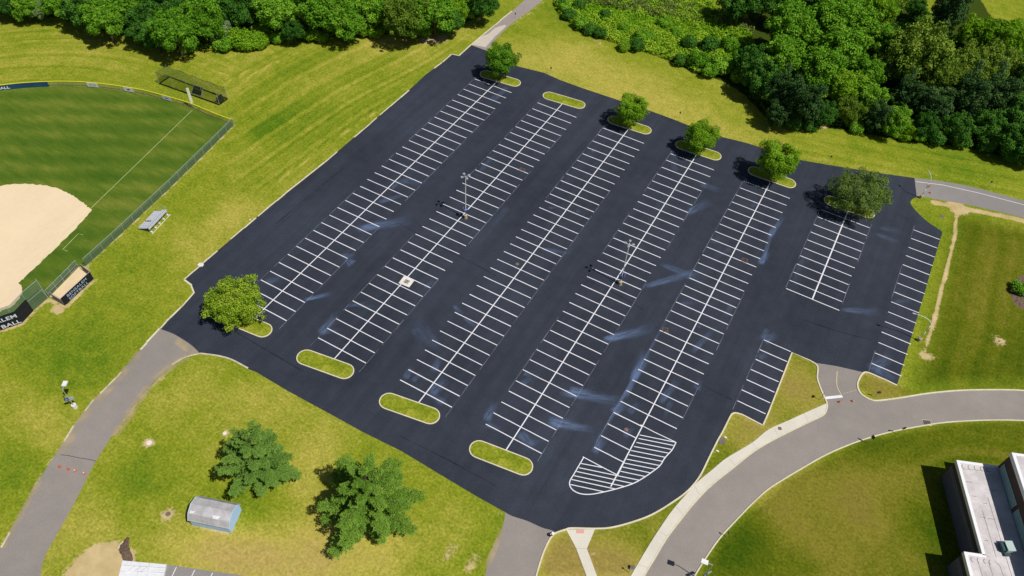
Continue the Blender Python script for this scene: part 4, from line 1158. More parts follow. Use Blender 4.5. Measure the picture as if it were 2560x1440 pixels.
def road_lamp(base, top_z, head_dir, lab, base_m, sign=True):
    o = thing('street_lamp', lab, 'street lamp', (base[0], base[1], 0), math.atan2(head_dir[1], head_dir[0]), 'shoebox street lamps with blue signs')
    MB().cyl((0, 0, 0), (0, 0, .8), .45, .42, 14).build('concrete_base', base_m, o)
    MB().cyl((0, 0, .8), (0, 0, top_z), .075, .06, 10).build('pole', M['galv'], o)
    MB().box((.35, 0, top_z-.05), (.7, .09, .09)).build('arm', M['galv'], o)
    hd = MB().box((1.15, 0, top_z), (1.0, .72, .24)).build('lamp_head', M['white'], o)
    MB().box((1.15, 0, top_z-.13), (.84, .58, .03)).build('lens', M['dark'], hd)
    fa_ = -.62-math.atan2(head_dir[1], head_dir[0])          # both panels look towards the road
    for sg, m1 in ((-1, 'blue_sign'), (1, 'pale_sign')):
        n = np.array([math.cos(fa_), math.sin(fa_)]); t = np.array([-n[1], n[0]])
        c_ = n*.09+t*(sg*.40)
        s = MB().box((c_[0], c_[1], top_z*.5), (.05, .66, .80), fa_).build('sign', M[m1], o)
        c2_ = c_+n*.032
        if sg < 0: MB().box((c2_[0], c2_[1], top_z*.5-.05), (.012, .30, .28), fa_).build('sign_band', M['pale_sign'], s)
    return o
road_lamp(at2(188, 1018), 5.6, (-.35, .6), 'street lamp with a square white head and a white concrete base on the left lawn', M['white_conc'])
tp = at(1781, 1412, 6.8)
road_lamp((float(tp[0]), float(tp[1])), 6.8, tuple(np.array(at2(1764, 1405, 6.9))-tp[:2]), 'street lamp with a square white head beside the curved road at the bottom edge', M['base_conc'])

def cobra(px, py, head, lab, h, bend):
    p = np.array(at2(px, py)); hd = np.array(head)-p
    L = np.linalg.norm(hd)
    o = thing('street_lamp', lab, 'street lamp', (p[0], p[1], 0), math.atan2(hd[1], hd[0]), 'street lamps with a curved arm')
    MB().cyl((0, 0, 0), (0, 0, .85), .40, .36, 14).build('concrete_base', M['base_conc'], o)
    path = [(0, 0, .85), (0, 0, h*.45), (0, 0, h*.72)]
    for k in range(1, 9):
        t = k/8*math.pi/2
        path.append((L*.92*(1-math.cos(t)), 0, h*.72+(h*.28)*math.sin(t)))
    MB().tube(path, .085, .045, 8).build('pole', M['white'], o, True)
    hh = MB().box((L, 0, h-.02), (.62, .3, .16)).box((L+.22, 0, h-.06), (.3, .24, .14)).build('lamp_head', M['galv'], o)
    MB().box((L+.05, 0, h-.12), (.36, .22, .05)).build('lens', M['dark'], hh)
    return o
cobra(2301, 495, (45.84, 89.17), 'street lamp with a curved arm where the right access road meets the car park', 6.5, 1)
cobra(2297, 852, (50.89, 43.65), 'street lamp with a long curved arm leaning over the right edge of the car park', 6.9, 1)

# ------------------------------------------------------------------ road signs, cones and small things
def sign_post(base, h, face, lab, shape='oct', s=.75, back=True, group='road signs on posts'):
    o = thing('road_sign', lab, 'road sign', (base[0], base[1], 0), face, group)
    MB().box((0, 0, h/2), (.06, .06, h)).build('post', M['galv'], o)
    n = 8 if shape == 'oct' else 4
    pl = MB()
    vs = []
    for y in (.04, .065):
        for i in range(n):
            a = 2*math.pi*(i+.5)/n
            k = s/2/math.cos(math.pi/n)
            vs.append((k*math.cos(a)*(1 if shape == 'oct' else .85), y, h-s*.45+k*math.sin(a)*(1 if shape == 'oct' else 1.25)))
    pl.add(vs, [tuple(range(n)), tuple(range(2*n-1, n-1, -1))]+[(i, n+i, n+(i+1) % n, (i+1) % n) for i in range(n)])
    pl.build('sign_face', M['sign_face'], o)
    bk = MB()
    k2 = .80
    vb = [(v[0]*k2, .036, (v[2]-(h-s*.45))*k2+(h-s*.45)) for v in vs[:n]]
    bk.add(vb, [tuple(range(n))]); bk.build('sign_back', M['galv'], o)
    return o
M['sign_face'] = mat('sign_red_brown', C(96, 52, 66), .5, .05)
sign_post((41.23, 20.4), 2.4, math.radians(75), 'road sign seen edge on at the left kerb of the car park exit', 'oct')
sign_post((49.98, 26.4), 2.1, math.radians(205), 'road sign with a dark rim on the small grass corner right of the exit', 'oct')
sign_post((55.36, 20.5), 2.8, math.radians(215), 'road sign with a dark rim beside the inner kerb of the curved road', 'oct')
sign_post((51.05, 15.85), 2.7, math.radians(140), 'road sign seen edge on behind the inner kerb of the curved road', 'sq')
p = at2(1815, 1342)
sign_post(p, 1.9, math.radians(130), 'small road sign on a thin post near the bottom of the curved road', 'sq', .4)
p = at2(1572, 1431)
sign_post(p, 1.9, math.radians(60), 'thin road sign post beside the pavement near the utility box at the bottom', 'sq', .35)
for k, (pos, h, lab) in enumerate([((-48.07, 84.2), 2.2, 'small square sign post at the far edge near the upper path'),
                                   (tuple(at2(1697, 296)), 2.0, 'small square sign post at the far edge behind the flattened bright tree'),
                                   ((25.29, 88.4), 2.4, 'small square sign post at the far edge left of the olive tree'),
                                   ((60.16, 99.7), 2.6, 'small square sign post in the grass above the right access road'),
                                   (tuple(at2(1288, 45)), 1.6, 'small square sign post beside the upper path')]):
    sign_post(pos, h, math.radians(190), lab, 'sq', .42, True, 'sign posts along the far edge')

cone0 = None
CONES = [(150, 1168, 0, 'orange traffic cone on the left road, furthest left of the row of four'), (172, 1174.5, 0, 'orange traffic cone on the left road, second from the left of the row of four'),
         (188, 1178, 1, 'orange traffic cone with a white collar on the left road'), (211, 1184.5, 1, 'white topped traffic cone nearest the grass on the left road'),
         (2097, 1006, 0, 'orange traffic cone below the stop line at the exit'), (2131, 1004, 1, 'pale collared traffic cone right of the stop line at the exit'),
         (2322, 467, 0, 'orange traffic cone on the right access road beside the white line'), (2325, 483, 1, 'orange and white traffic cone nearest the street lamp on the access road')]
for px, py, wh, lab in CONES:
    p = at2(px, py)
    o = thing('traffic_cone', lab, 'traffic cone', (p[0], p[1], .009), .3, 'traffic cones')
    MB().box((0, 0, .025), (.42, .42, .05)).build('foot', M['orange'], o)
    MB().cyl((0, 0, .05), (0, 0, .75), .16, .035, 12).build('body', M['orange'], o)
    if wh: MB().cyl((0, 0, .32), (0, 0, .60), .125, .085, 12).build('collar', M['white'], o)
p = at2(1382, 1337)
o = thing('bucket', 'white bucket standing at the kerb where the bottom drive meets the car park', 'bucket', (p[0], p[1], .017))
MB().cyl((0, 0, 0), (0, 0, .5), .19, .24, 14).build('body', M['white'], o)
MB().cyl((0, 0, .5), (0, 0, .53), .25, .25, 14).build('lid', M['white'], o)
p = at2(1376, 1337)
o = thing('tool_bag', 'black bag with a white top patch lying beside the white bucket', 'bag', (p[0], p[1], .009), .6)
MB().prism([(-.42, -.2), (-.2, -.3), (.3, -.22), (.42, 0), (.3, .24), (-.25, .26), (-.45, .1)], 0, .26).build('body', M['black'], o)
MB().cyl((.05, .0, .26), (.05, .0, .275), .12, .12, 10).build('patch', M['white'], o)
for px, py in []: pass

# ------------------------------------------------------------------ blue shed
s0, s1, s2 = np.array(at2(481, 1313)), np.array(at2(579, 1333)), np.array(at2(602, 1279))
vx = (s1-s0)/np.linalg.norm(s1-s0); Ls = np.linalg.norm(s1-s0); Wd = 3.9
sh = thing('garden_shed', 'pale blue shed with a grey gambrel roof on the lower left lawn', 'shed', (s0[0], s0[1], 0), math.atan2(vx[1], vx[0]))
prof = [(0, 0), (0, 2.05), (.62, 3.0), (Wd/2, 3.55), (Wd-.62, 3.0), (Wd, 2.05), (Wd, 0)]
wm = MB()
n = len(prof)
vs = [(0, y, z) for y, z in prof]+[(Ls, y, z) for y, z in prof]
wm.add(vs, [tuple(range(n-1, -1, -1)), tuple(range(n, 2*n)), (0, n, n+1, 1)[::-1], (5, 6, 2*n-1, n+5)[::-1]])
wm.build('wall', M['shed_wall'], sh)
rp = [(-.14, 1.96), (-.02, 2.10), (.58, 3.08), (Wd/2, 3.66), (Wd-.58, 3.08), (Wd+.02, 2.10), (Wd+.14, 1.96)]
rf = MB()
n = len(rp)
vs = [(-.14, y, z) for y, z in rp]+[(Ls+.14, y, z) for y, z in rp]+[(-.14, y, z-.09) for y, z in rp]+[(Ls+.14, y, z-.09) for y, z in rp]
fs = [(i, i+1, n+i+1, n+i) for i in range(n-1)]+[(2*n+i, 3*n+i, 3*n+i+1, 2*n+i+1) for i in range(n-1)]
fs += [(i, 2*n+i, 2*n+i+1, i+1) for i in range(n-1)]+[(n+i, n+i+1, 3*n+i+1, 3*n+i) for i in range(n-1)]+[(0, n, 3*n, 2*n), (n-1, 3*n-1, 4*n-1, 2*n-1)]
rf.add(vs, fs)
ro = rf.build('roof', M['shed_roof'], sh)
def roof_pt(x, t):      # t metres up the near slopes from the knee
    y0, z0 = rp[2]; y1, z1 = rp[3]
    return (x, y0+(y1-y0)*t, z0+(z1-z0)*t+.012)
MB().quad(roof_pt(3.9, -.02), roof_pt(4.75, -.02), roof_pt(5.0, .34), roof_pt(3.7, .3)).quad(roof_pt(.1, -.0), roof_pt(.7, .1), roof_pt(.9, .3), roof_pt(.15, .3)).build('roof_patch', M['shed_patch'], ro)
tr = MB()
for xx in (-.15, Ls+.15):
    tr.tube([(xx, y, z+.0) for y, z in rp], .05, .05, 6)
tr.build('barge_board', M['trim'], sh)
MB().box((-.03, Wd/2, 1.0), (.05, 1.5, 2.0)).build('door', M['trim'], sh)

# ------------------------------------------------------------------ mulch bed and white platform at the bottom left
def mound(name, px_poly, h, m, lab, cat, seed):
    poly = GS(px_poly+[px_poly[0]], 4)[:-1]
    c = np.mean(np.array(poly), 0)
    rr = random.Random(seed)
    o = thing(name, lab, cat, (float(c[0]), float(c[1]), 0))
    mb = MB()
    rings = 6; n = len(poly)
    vs = []
    for k in range(rings):
        s = 1-k/rings
        for q in poly:
            vs.append(((q[0]-c[0])*s+rr.uniform(-.06, .06), (q[1]-c[1])*s+rr.uniform(-.06, .06), h*(1-s*s)+(rr.uniform(-.05, .08) if k else 0)))
    vs.append((0, 0, h))
    fs = [(k*n+i, k*n+(i+1) % n, (k+1)*n+(i+1) % n, (k+1)*n+i) for k in range(rings-1) for i in range(n)]
    fs += [((rings-1)*n+i, (rings-1)*n+(i+1) % n, rings*n) for i in range(n)]
    mb.add(vs, fs)
    mb.build('heap', m, o)
    return o, poly, c
o, poly, c = mound('mulch_bed', [(318, 1342), (324, 1345), (322, 1356), (326, 1376), (331, 1392), (330, 1403), (308, 1402), (303, 1388), (297, 1378), (299, 1366), (306, 1355)], .5, M['mulch'], 'curved heap of brown mulch edged with pale stones above the white platform', 'mulch bed', 3)
edge = GS([(309, 1354), (302, 1362), (297, 1372), (297, 1382)], 3)
MB().strip([(x-c[0], y-c[1]) for x, y in edge], .22, 0, .2).build('stone_edge', M['stone'], o)
rr = random.Random(8)
st = MB()
for i in range(34):
    q = poly[rr.randrange(len(poly))]; s = rr.uniform(.2, 1.0)
    x, y = (q[0]-c[0])*s, (q[1]-c[1])*s
    st.box((x, y, .5*(1-s*s)+.08), (rr.uniform(.12, .3), rr.uniform(.1, .22), .14), rr.uniform(0, 3))
st.build('stones', M['mulch'], o)
P0, P1, P2, P3 = [np.array(at2(*q)) for q in [(309, 1404), (418, 1414), (410, 1446), (296, 1446)]]
wp = thing('platform', 'white panelled metal platform beside the sandy patch at the bottom edge', 'platform', (P0[0], P0[1], 0))
R2 = lambda q: tuple(np.array(q)-P0)
def bil(u, v): return R2((P0*(1-u)+P1*u)*(1-v)+(P3*(1-u)+P2*u)*v)
for v0, v1, z in ((0, .26, .46), (.27, .60, .34), (.61, 1.0, .22)):
    for u0, u1 in ((0, .40), (.405, .62), (.625, 1.0)):
        MB().prism([bil(u0, v0), bil(u1, v0), bil(u1, v1), bil(u0, v1)], 0, z+.02*(u0 > .3)).build('panel', M['pavers'], wp)
sm = MB()
for u in (.22, .36, .50):
    sm.tube([(*bil(u+.09, .28), .4), (*bil(u-.03, .58), .4)], .03, .03, 5)
sm.build('seam_bar', M['galv'], wp)
MB().tube([(*bil(.02, .60), .42), (*bil(.5, .66), .42), (*bil(.98, .5), .42)], .04, .04, 5).build('edge_rail', M['white'], wp)

# ------------------------------------------------------------------ school building, lower right
o0 = np.array([63.5, 16.05]); e1 = np.array([.377, -.926]); e2 = np.array([.926, .377])
bd = thing('school_building', 'flat roofed school building with white fascia and a taller wing at the lower right corner', 'building', (o0[0], o0[1], 0), math.atan2(e2[1], e2[0]))
# local frame: x = across (towards the wing), y = back along the west wall (south is -y)
H1, H2 = 5.55, 10.0
def rect(x0, x1, y0, y1): return [(x0, y0), (x1, y0), (x1, y1), (x0, y1)]
MB().prism(rect(0, 6.6, -16.0, 0), 0, H1-.25).build('wall', M['wall_grey'], bd)
MB().prism(rect(-2.75, 6.6, -40, -16.0), 0, H1-.25).build('wall', M['wall_grey'], bd)
rfo = MB().prism([(0.35, -.35), (6.58, -.35), (6.58, -39.9), (-2.4, -39.9), (-2.4, -16.35), (.35, -16.35)], H1-.25, H1-.02).build('roof', M['roof'], bd)
fa = MB()
for poly in (rect(-.12, .38, -16.0, .12), rect(.38, 6.6, -.38, .12), rect(-2.87, .38, -16.38, -15.88), rect(-2.87, -2.37, -40, -16.38)):
    fa.prism(poly, H1-.6, H1+.12)
fa.build('fascia', M['fascia'], bd)
lg = MB()
for z in (3.3, 3.75): lg.box((-.06, -8, z), (.14, 15.9, .12)); lg.box((-2.81, -28, z), (.14, 23.8, .12)); 
lg.build('ledge', M['ledge'], bd)
MB().box((-.03, -8, 4.55), (.08, 15.9, 1.1)).box((-2.78, -28, 4.55), (.08, 23.8, 1.1)).build('upper_band', M['wall_brick'], bd)
MB().prism(rect(6.6, 24, -40, 0), 0, H2-.3).build('wing_wall', M['wall_brick'], bd)
MB().prism(rect(6.95, 24, -39.9, -.35), H2-.3, H2-.05).build('wing_roof', M['roof'], bd)
fb = MB()
for poly in (rect(6.48, 6.98, -40, .12), rect(6.98, 24, -.38, .12)): fb.prism(poly, H2-.7, H2+.12)
fb.build('wing_fascia', M['fascia'], bd)
for ya, yb in ((-.5, -7.6), (-8.3, -15.3), (-16.0, -23.0), (-23.7, -30.7)):
    w = MB().box((6.56, (ya+yb)/2, H1+1.0), (.06, abs(yb-ya), 1.75)).build('window', M['glass_block'], bd)
    gr = MB()
    k = int(abs(yb-ya)/.35)
    for i in range(k+1): gr.box((6.52, ya+(yb-ya)*i/k, H1+1.0), (.03, .035, 1.75))
    for i in range(6): gr.box((6.521, (ya+yb)/2, H1+.13+i*.35), (.028, abs(yb-ya), .035))
    gr.build('window_frame', M['frame_dark'], w)
se = MB()
for a, b in [((1.9, -8.5), (2.0, -16)), ((3.4, -6), (3.6, -22)), ((.6, -3.6), (1.5, -3.65)), ((.8, -6.1), (1.6, -6.1)), ((4.2, -1.9), (5.4, -1.9)), ((4.1, -4.5), (5.6, -4.4)), ((1.2, -9.6), (2.1, -9.65)), ((2.4, -9.7), (3.5, -9.7)), ((2.3, -7.1), (3.0, -7.1)), ((.9, -13.5), (1.5, -13.5)), ((-1.0, -17), (-.8, -24)), ((.6, -17), (.9, -24)), ((2.2, -17.4), (2.6, -24)), ((1.6, -16.6), (2.2, -17.4)), ((-2.2, -20), (3, -20.2))]:
    se.strip([a, b], .07, H1-.012, H1-.012)
for xs, yy in ((.9, -.75), (1.9, -.75), (2.9, -.75), (3.9, -.75), (4.9, -.75), (-1.7, -16.8), (-.75, -16.8), (.2, -16.8), (1.0, -16.8)):
    se.strip([(xs+.32*math.cos(t), yy-.15+.42*math.sin(t)*.9) for t in np.linspace(1.9, 4.4, 8)], .10, H1-.010, H1-.010)
se.strip([(.7, -1.3), (5.2, -1.15)], .05, H1-.0125, H1-.0125)
se.build('roof_seam', M['seam'], rfo)
ac = thing('rooftop_unit', 'pale teal air conditioning unit standing on the white roof of the school building', 'air conditioner', (0, 0, 0), math.atan2(e2[1], e2[0])+.12)
cc = np.array([72.35, 4.05])
ac.location = (cc[0]-.05, cc[1], H1-.02)
MB().box((0.35, 0, .62), (1.1, 1.5, 1.0)).build('casing', M['ac'], ac)
MB().box((.35, 0, 1.14), (1.2, 1.6, .08)).build('lid', M['ac'], ac)
MB().box((-.5, 0, .5), (.6, 1.3, .75)).build('hood', M['ac_dark'], ac)
MB().box((-.1, -1.0, .25), (.9, .5, .3)).build('duct', M['ac_dark'], ac)
lgm = MB()
for x in (-.6, .8):
    for y in (-.6, .6): lgm.box((x, y, .08), (.12, .12, .16))
lgm.build('skid', M['dark'], ac)

# ------------------------------------------------------------------ trees
def leaf_obj(name, cen, nor, size, tint, m, parent, rg, asp=.7):
    N = len(cen)
    nor = nor/np.linalg.norm(nor, axis=1, keepdims=True)
    r0 = rg.normal(size=(N, 3))
    t = np.cross(nor, r0); t /= np.linalg.norm(t, axis=1, keepdims=True)
    b = np.cross(nor, t)
    s = size[:, None]
    v = np.stack([cen+t*s, cen+b*s*asp, cen-t*s, cen-b*s*asp], 1).reshape(-1, 3)
    me = bpy.data.meshes.new(name)
    me.vertices.add(4*N); me.vertices.foreach_set('co', v.ravel().astype(np.float32))
    me.loops.add(4*N); me.loops.foreach_set('vertex_index', np.arange(4*N, dtype=np.int32))
    me.polygons.add(N); me.polygons.foreach_set('loop_start', (np.arange(N)*4).astype(np.int32))
    me.update(calc_edges=True)
    a = me.attributes.new('tint', 'FLOAT', 'POINT')
    a.data.foreach_set('value', np.repeat(np.clip(tint, 0, 1), 4).astype(np.float32))
    me.materials.append(m)
    o = bpy.data.objects.new(name, me)
    COL.objects.link(o)
    if parent: o.parent = parent
    return o

def sph(n, rg, lo=-1.0):
    z = rg.uniform(lo, 1, n); a = rg.uniform(0, 2*math.pi, n); q = np.sqrt(1-z*z)
    return np.stack([q*np.cos(a), q*np.sin(a), z], 1)

def broadleaf(root, seed, D=10.0, zc=6.5, zr=1.0, lobes=26, lr=(.30, .48), n=9000, ls=.30, m='leaf_mid', jit=.6, trunk=.22, low=-.45, spread=.68, rough=0.10, ball=0.0, rag_=0.13):
    """crown of many leaf clumps on limbs; D crown width, zc its centre height, zr height against width"""
    rg = np.random.default_rng(seed)
    R = D/2
    ph = (1+5**.5)/2
    i = np.arange(lobes)+.5
    z = low+(.93-low)*i/lobes
    a = 2*math.pi*i/ph
    q = np.sqrt(np.clip(1-z*z, 0, 1))
    dirs = np.stack([q*np.cos(a), q*np.sin(a), z], 1)+rg.normal(size=(lobes, 3))*.16
    rad = R*rg.uniform(lr[0], lr[1], lobes)
    dist = R*(spread+rg.uniform(-.14, .10, lobes))
    cen = dirs*dist[:, None]
    if lobes >= 70:      # inner clumps fill the middle of the crown
        nc = lobes//5
        cd = sph(nc, rg, -.5)*(R*rg.uniform(.25, .58, (nc, 1)))
        cen = np.concatenate([cen, cd]); rad = np.concatenate([rad, R*rg.uniform(.22, .34, nc)])
        dirs = np.concatenate([dirs, cd/R]); lobes += nc
    cen[:, 2] *= zr
    lt = rg.uniform(-.22, .22, lobes)
    w = rad**2; pick = rg.choice(lobes, n*2, p=w/w.sum())
    d = sph(n*2, rg, -.7)
    pos = cen[pick]+d*rad[pick, None]*(1-np.abs(rg.normal(size=(n*2, 1)))*rough)*rg.uniform(.86, 1.1, (n*2, 1))
    # drop leaves buried deep in a neighbour
    dd = np.min(np.where(np.arange(lobes)[None, :] == pick[:, None], 9, np.linalg.norm(pos[:, None, :]-cen[None], axis=2)/rad[None, :]), 1)
    keep = np.where(dd > .72)[0][:n]
    pos, d, pick = pos[keep], d[keep], pick[keep]
    pos = pos+rg.normal(size=pos.shape)*rad[pick, None]*rag_
    rad_dir = pos/np.array([1, 1, zr]); rad_dir /= np.linalg.norm(rad_dir, axis=1, keepdims=True)+1e-6
    nor = d*(1-ball)+rad_dir*ball+rg.normal(size=d.shape)*jit
    nor[:, 2] += .25
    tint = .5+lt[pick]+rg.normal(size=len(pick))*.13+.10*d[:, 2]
    pos[:, 2] += zc
    pos[:, 2] = np.maximum(pos[:, 2], .15)
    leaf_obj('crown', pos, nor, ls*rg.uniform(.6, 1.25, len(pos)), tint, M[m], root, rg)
    tk = MB()
    tk.tube([(0, 0, 0), (.05, .03, zc*.45), (0, .08, zc*.85)], trunk, trunk*.6, 8)
    for k in range(0, lobes, max(1, lobes//9)):
        tk.tube([(0, .02, zc*(.42+.02*(k % 5))), tuple(cen[k]*.55+np.array([0, 0, zc*.9])), tuple(cen[k]*.9+np.array([0, 0, zc]))], trunk*.45, trunk*.1, 5)
    tk.build('trunk', M['bark'], root)

def pine(root, seed, H=11.0, Rb=7.0, m='needle', dens=1.0, whorls=7):
    """white pine: whorls of long plumed branches with dark gaps between the plumes"""
    rg = np.random.default_rng(seed)
    cen, nor, tin, siz = [], [], [], []
    tk = MB().tube([(0, 0, 0), (0, 0, H*.5), (.1, 0, H*.97)], .30, .04, 8)
    for w in range(whorls):
        f = w/(whorls-1)
        z0 = 2.9+(H-3.6)*f**.95
        Lw = Rb*(1-f)**.66+.5
        nb = (8, 7, 7, 6, 6, 5, 5, 5, 5)[w]
        a0 = rg.uniform(0, 6.28)
        for b in range(nb):
            a = a0+2*math.pi*b/nb+rg.normal()*.13
            L = Lw*rg.uniform(.62, 1.08)
            rise = .06+.50*f+rg.normal()*.06
            dirv = np.array([math.cos(a), math.sin(a), 0.0])
            side = np.array([-dirv[1], dirv[0], 0.0])
            tip = dirv*L*.95+np.array([0, 0, z0+L*rise*.95])
            tk.cyl((0, 0, z0), tuple(tip), .06*(1-f)+.02, .012, 4)
            lt = rg.uniform(-.2, .2)
            # twigs: herringbone of tufts that makes one flat pointed plume
            nt = int(5+L*2.6)
            for i in range(nt):
                t = .22+.78*i/(nt-1)
                wd = L*.235*math.sin(min(1, .15+t)*math.pi*.86)+.18
                for sg in (-1, 1):
                    ll = wd*rg.uniform(.75, 1.15)
                    if t > .97: ll *= .5
                    k = max(8, int(ll*34*dens))
                    u = rg.uniform(.05, 1, k)
                    st = dirv*(t*L)+np.array([0, 0, z0+L*rise*t**1.2])
                    dv = side*sg*.80+dirv*.62+np.array([0, 0, .12*rg.normal()-.05])
                    p = st[None]+dv[None]*(u*ll)[:, None]+rg.normal(size=(k, 3))*np.array([.10, .10, .07])
                    cen.append(p)
                    nor.append(np.tile(np.array([0, 0, 1.0])+dirv*.2, (k, 1))+rg.normal(size=(k, 3))*.55)
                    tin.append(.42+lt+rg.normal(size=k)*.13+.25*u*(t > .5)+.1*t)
                    siz.append(rg.uniform(.10, .22, k))
    k = 90
    p = rg.normal(size=(k, 3))*np.array([.26, .26, .6])+np.array([.1, 0, H-.5]); cen.append(p)
    nor.append(rg.normal(size=(k, 3))+np.array([0, 0, .8])); tin.append(.6+rg.normal(size=k)*.1); siz.append(rg.uniform(.12, .24, k))
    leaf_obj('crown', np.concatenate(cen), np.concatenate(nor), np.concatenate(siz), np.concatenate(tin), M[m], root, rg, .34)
    tk.build('trunk', M['bark'], root)

PROTO = {}
SPEC = {   # kind -> builder, crown width, crown centre height
    'oak': (lambda r: broadleaf(r, 21, 10, 6.6, .95, 95, (.10, .27), 14000, .23, 'leaf_mid', .75, spread=.78, rough=.18), 10, 6.6),
    'oak_dark': (lambda r: broadleaf(r, 22, 10, 6.4, 1.0, 90, (.10, .28), 13500, .23, 'leaf_dark', .75, spread=.77, rough=.18), 10, 6.4),
    'oak_light': (lambda r: broadleaf(r, 23, 10, 6.0, .95, 90, (.10, .27), 13500, .22, 'leaf_light', .75, spread=.78, rough=.2), 10, 6.0),
    'olive': (lambda r: broadleaf(r, 24, 10, 6.2, .95, 100, (.09, .25), 13000, .20, 'leaf_olive', .9, spread=.80, rough=.3), 10, 6.2),
    'grey': (lambda r: broadleaf(r, 25, 10, 5.5, 1.05, 70, (.11, .28), 11000, .22, 'leaf_grey', .8, spread=.76, rough=.2), 10, 5.5),
    'cedar': (lambda r: broadleaf(r, 26, 8, 6.0, 1.35, 85, (.09, .24), 13000, .17, 'cedar', .9, spread=.72, low=-.7, rough=.3), 8, 6.0),
    'shrub': (lambda r: broadleaf(r, 27, 4, 1.3, .75, 14, (.32, .5), 2600, .17, 'leaf_mid', trunk=.06, low=-.1, spread=.55), 4, 1.3),
    'shrub_light': (lambda r: broadleaf(r, 28, 4, 1.2, .7, 14, (.32, .5), 2600, .17, 'leaf_light', trunk=.06, low=-.1, spread=.55), 4, 1.2),
    'shrub_dark': (lambda r: broadleaf(r, 29, 4, 1.4, .8, 14, (.32, .5), 2600, .17, 'leaf_dark', trunk=.06, low=-.1, spread=.55), 4, 1.4),
    'lot_round': (lambda r: broadleaf(r, 31, 8, 5.4, .96, 110, (.12, .26), 19000, .14, 'leaf_light', .6, .12, -.85, .74, .22, .75), 8, 5.4),
    'lot_flat': (lambda r: broadleaf(r, 32, 8, 5.0, .80, 100, (.12, .26), 16000, .14, 'leaf_light', .6, .12, -.7, .74, .25, .75), 8, 5.0),
    'lot_dark': (lambda r: broadleaf(r, 33, 8, 5.9, .98, 100, (.12, .26), 17000, .14, 'leaf_mid', .6, .12, -.85, .74, .22, .7), 8, 5.9),
    'lot_olive': (lambda r: broadleaf(r, 34, 14, 6.3, .66, 130, (.10, .22), 18000, .18, 'leaf_lot_olive', .7, .18, -.6, .80, .3, .7), 14, 6.3),
    'lot_bushy': (lambda r: broadleaf(r, 36, 11.5, 4.6, .72, 120, (.08, .21), 16000, .18, 'lot_green', .7, .16, -.5, .84, .3, .5), 11.5, 4.6),
    'pine': (lambda r: pine(r, 41, 14.5, 7.9, 'needle', 1.15, 7), 16, 4.5),
    'pine_blue': (lambda r: pine(r, 43, 13.2, 6.4, 'needle_blue', 1.25, 7), 13.0, 4.5),
}
M['lot_green'] = leaf_mat('lot_tree_leaves', (0.085, 0.170, 0.010), (0.190, 0.310, 0.018), (0.32, 0.43, 0.040))
NAME = {'oak': 'broadleaf_tree', 'oak_dark': 'broadleaf_tree', 'oak_light': 'broadleaf_tree', 'olive': 'broadleaf_tree', 'grey': 'broadleaf_tree', 'cedar': 'cedar_tree',
        'shrub': 'shrub', 'shrub_light': 'shrub', 'shrub_dark': 'shrub', 'lot_round': 'broadleaf_tree', 'lot_flat': 'broadleaf_tree', 'lot_dark': 'broadleaf_tree', 'lot_olive': 'broadleaf_tree', 'lot_bushy': 'broadleaf_tree', 'pine': 'pine_tree', 'pine_blue': 'pine_tree'}
trng = random.Random(77)
def tree(kind, cx, cy, wpx, lab, group=None, zs=1.0, rz=None, base=None, base3=None):
    build, D, zc = SPEC[kind]
    g = at(cx, cy, 3)
    for _ in range(3):
        W = wpx/ppm(g); s = W/D
        g = at(cx, cy, zc*s*zs)
    if base is not None:
        b = at2(*base)
        g = np.array([b[0], b[1], 0])
    if base3 is not None: g = np.array([base3[0], base3[1], 0])
    cat = 'shrub' if NAME[kind] == 'shrub' else 'tree'
    if kind not in PROTO:
        o = thing(NAME[kind], lab, cat)
        build(o)
        PROTO[kind] = o
    else:
        o = copy_tree(PROTO[kind])
    tag(o, lab, cat)
    if group: o['group'] = group
    elif 'group' in o: del o['group']
    o.location = (float(g[0]), float(g[1]), .1 if kind.startswith('lot') else 0)
    o.scale = (s*trng.uniform(.95, 1.05), s*trng.uniform(.95, 1.05), s*zs)
    o.rotation_euler = (0, 0, trng.uniform(0, 6.28) if rz is None else rz)
    return o
lotg = 'trees on the car park islands'
tree('lot_bushy', 588, 757, 138, 'wide bushy yellow green tree on the near left corner island of the car park', lotg)
tree('lot_dark', 1257, 147, 82, 'small round green tree beside the upper path, first on the far edge', lotg, base3=(-57.9, 74.5))
tree('lot_round', 1584, 271, 80, 'bright round tree on the third island from the left at the far edge', lotg, base3=(-21.2, 74.9))
tree('lot_flat', 1755, 343, 84, 'flattened bright tree in the middle of the far edge islands', lotg, base3=(-3.1, 74.5))
tree('lot_round', 1947, 401, 100, 'largest bright round tree, between the flattened tree and the olive tree', lotg, base3=(15.2, 74.6))
tree('lot_olive', 2155, 481, 138, 'wide airy olive tree on the island nearest the right access road', lotg, base3=(34.2, 74.5))
tree('pine_blue', 650, 1150, 206, 'darker green pine with dense plumes, the upper of the two on the lower left lawn', None, 1.0, .4, (658, 1186))
tree('pine', 930, 1245, 272, 'larger pine with spread open branches, the lower of the two on the lower left lawn', None, 1.0, 1.1, (932, 1286))

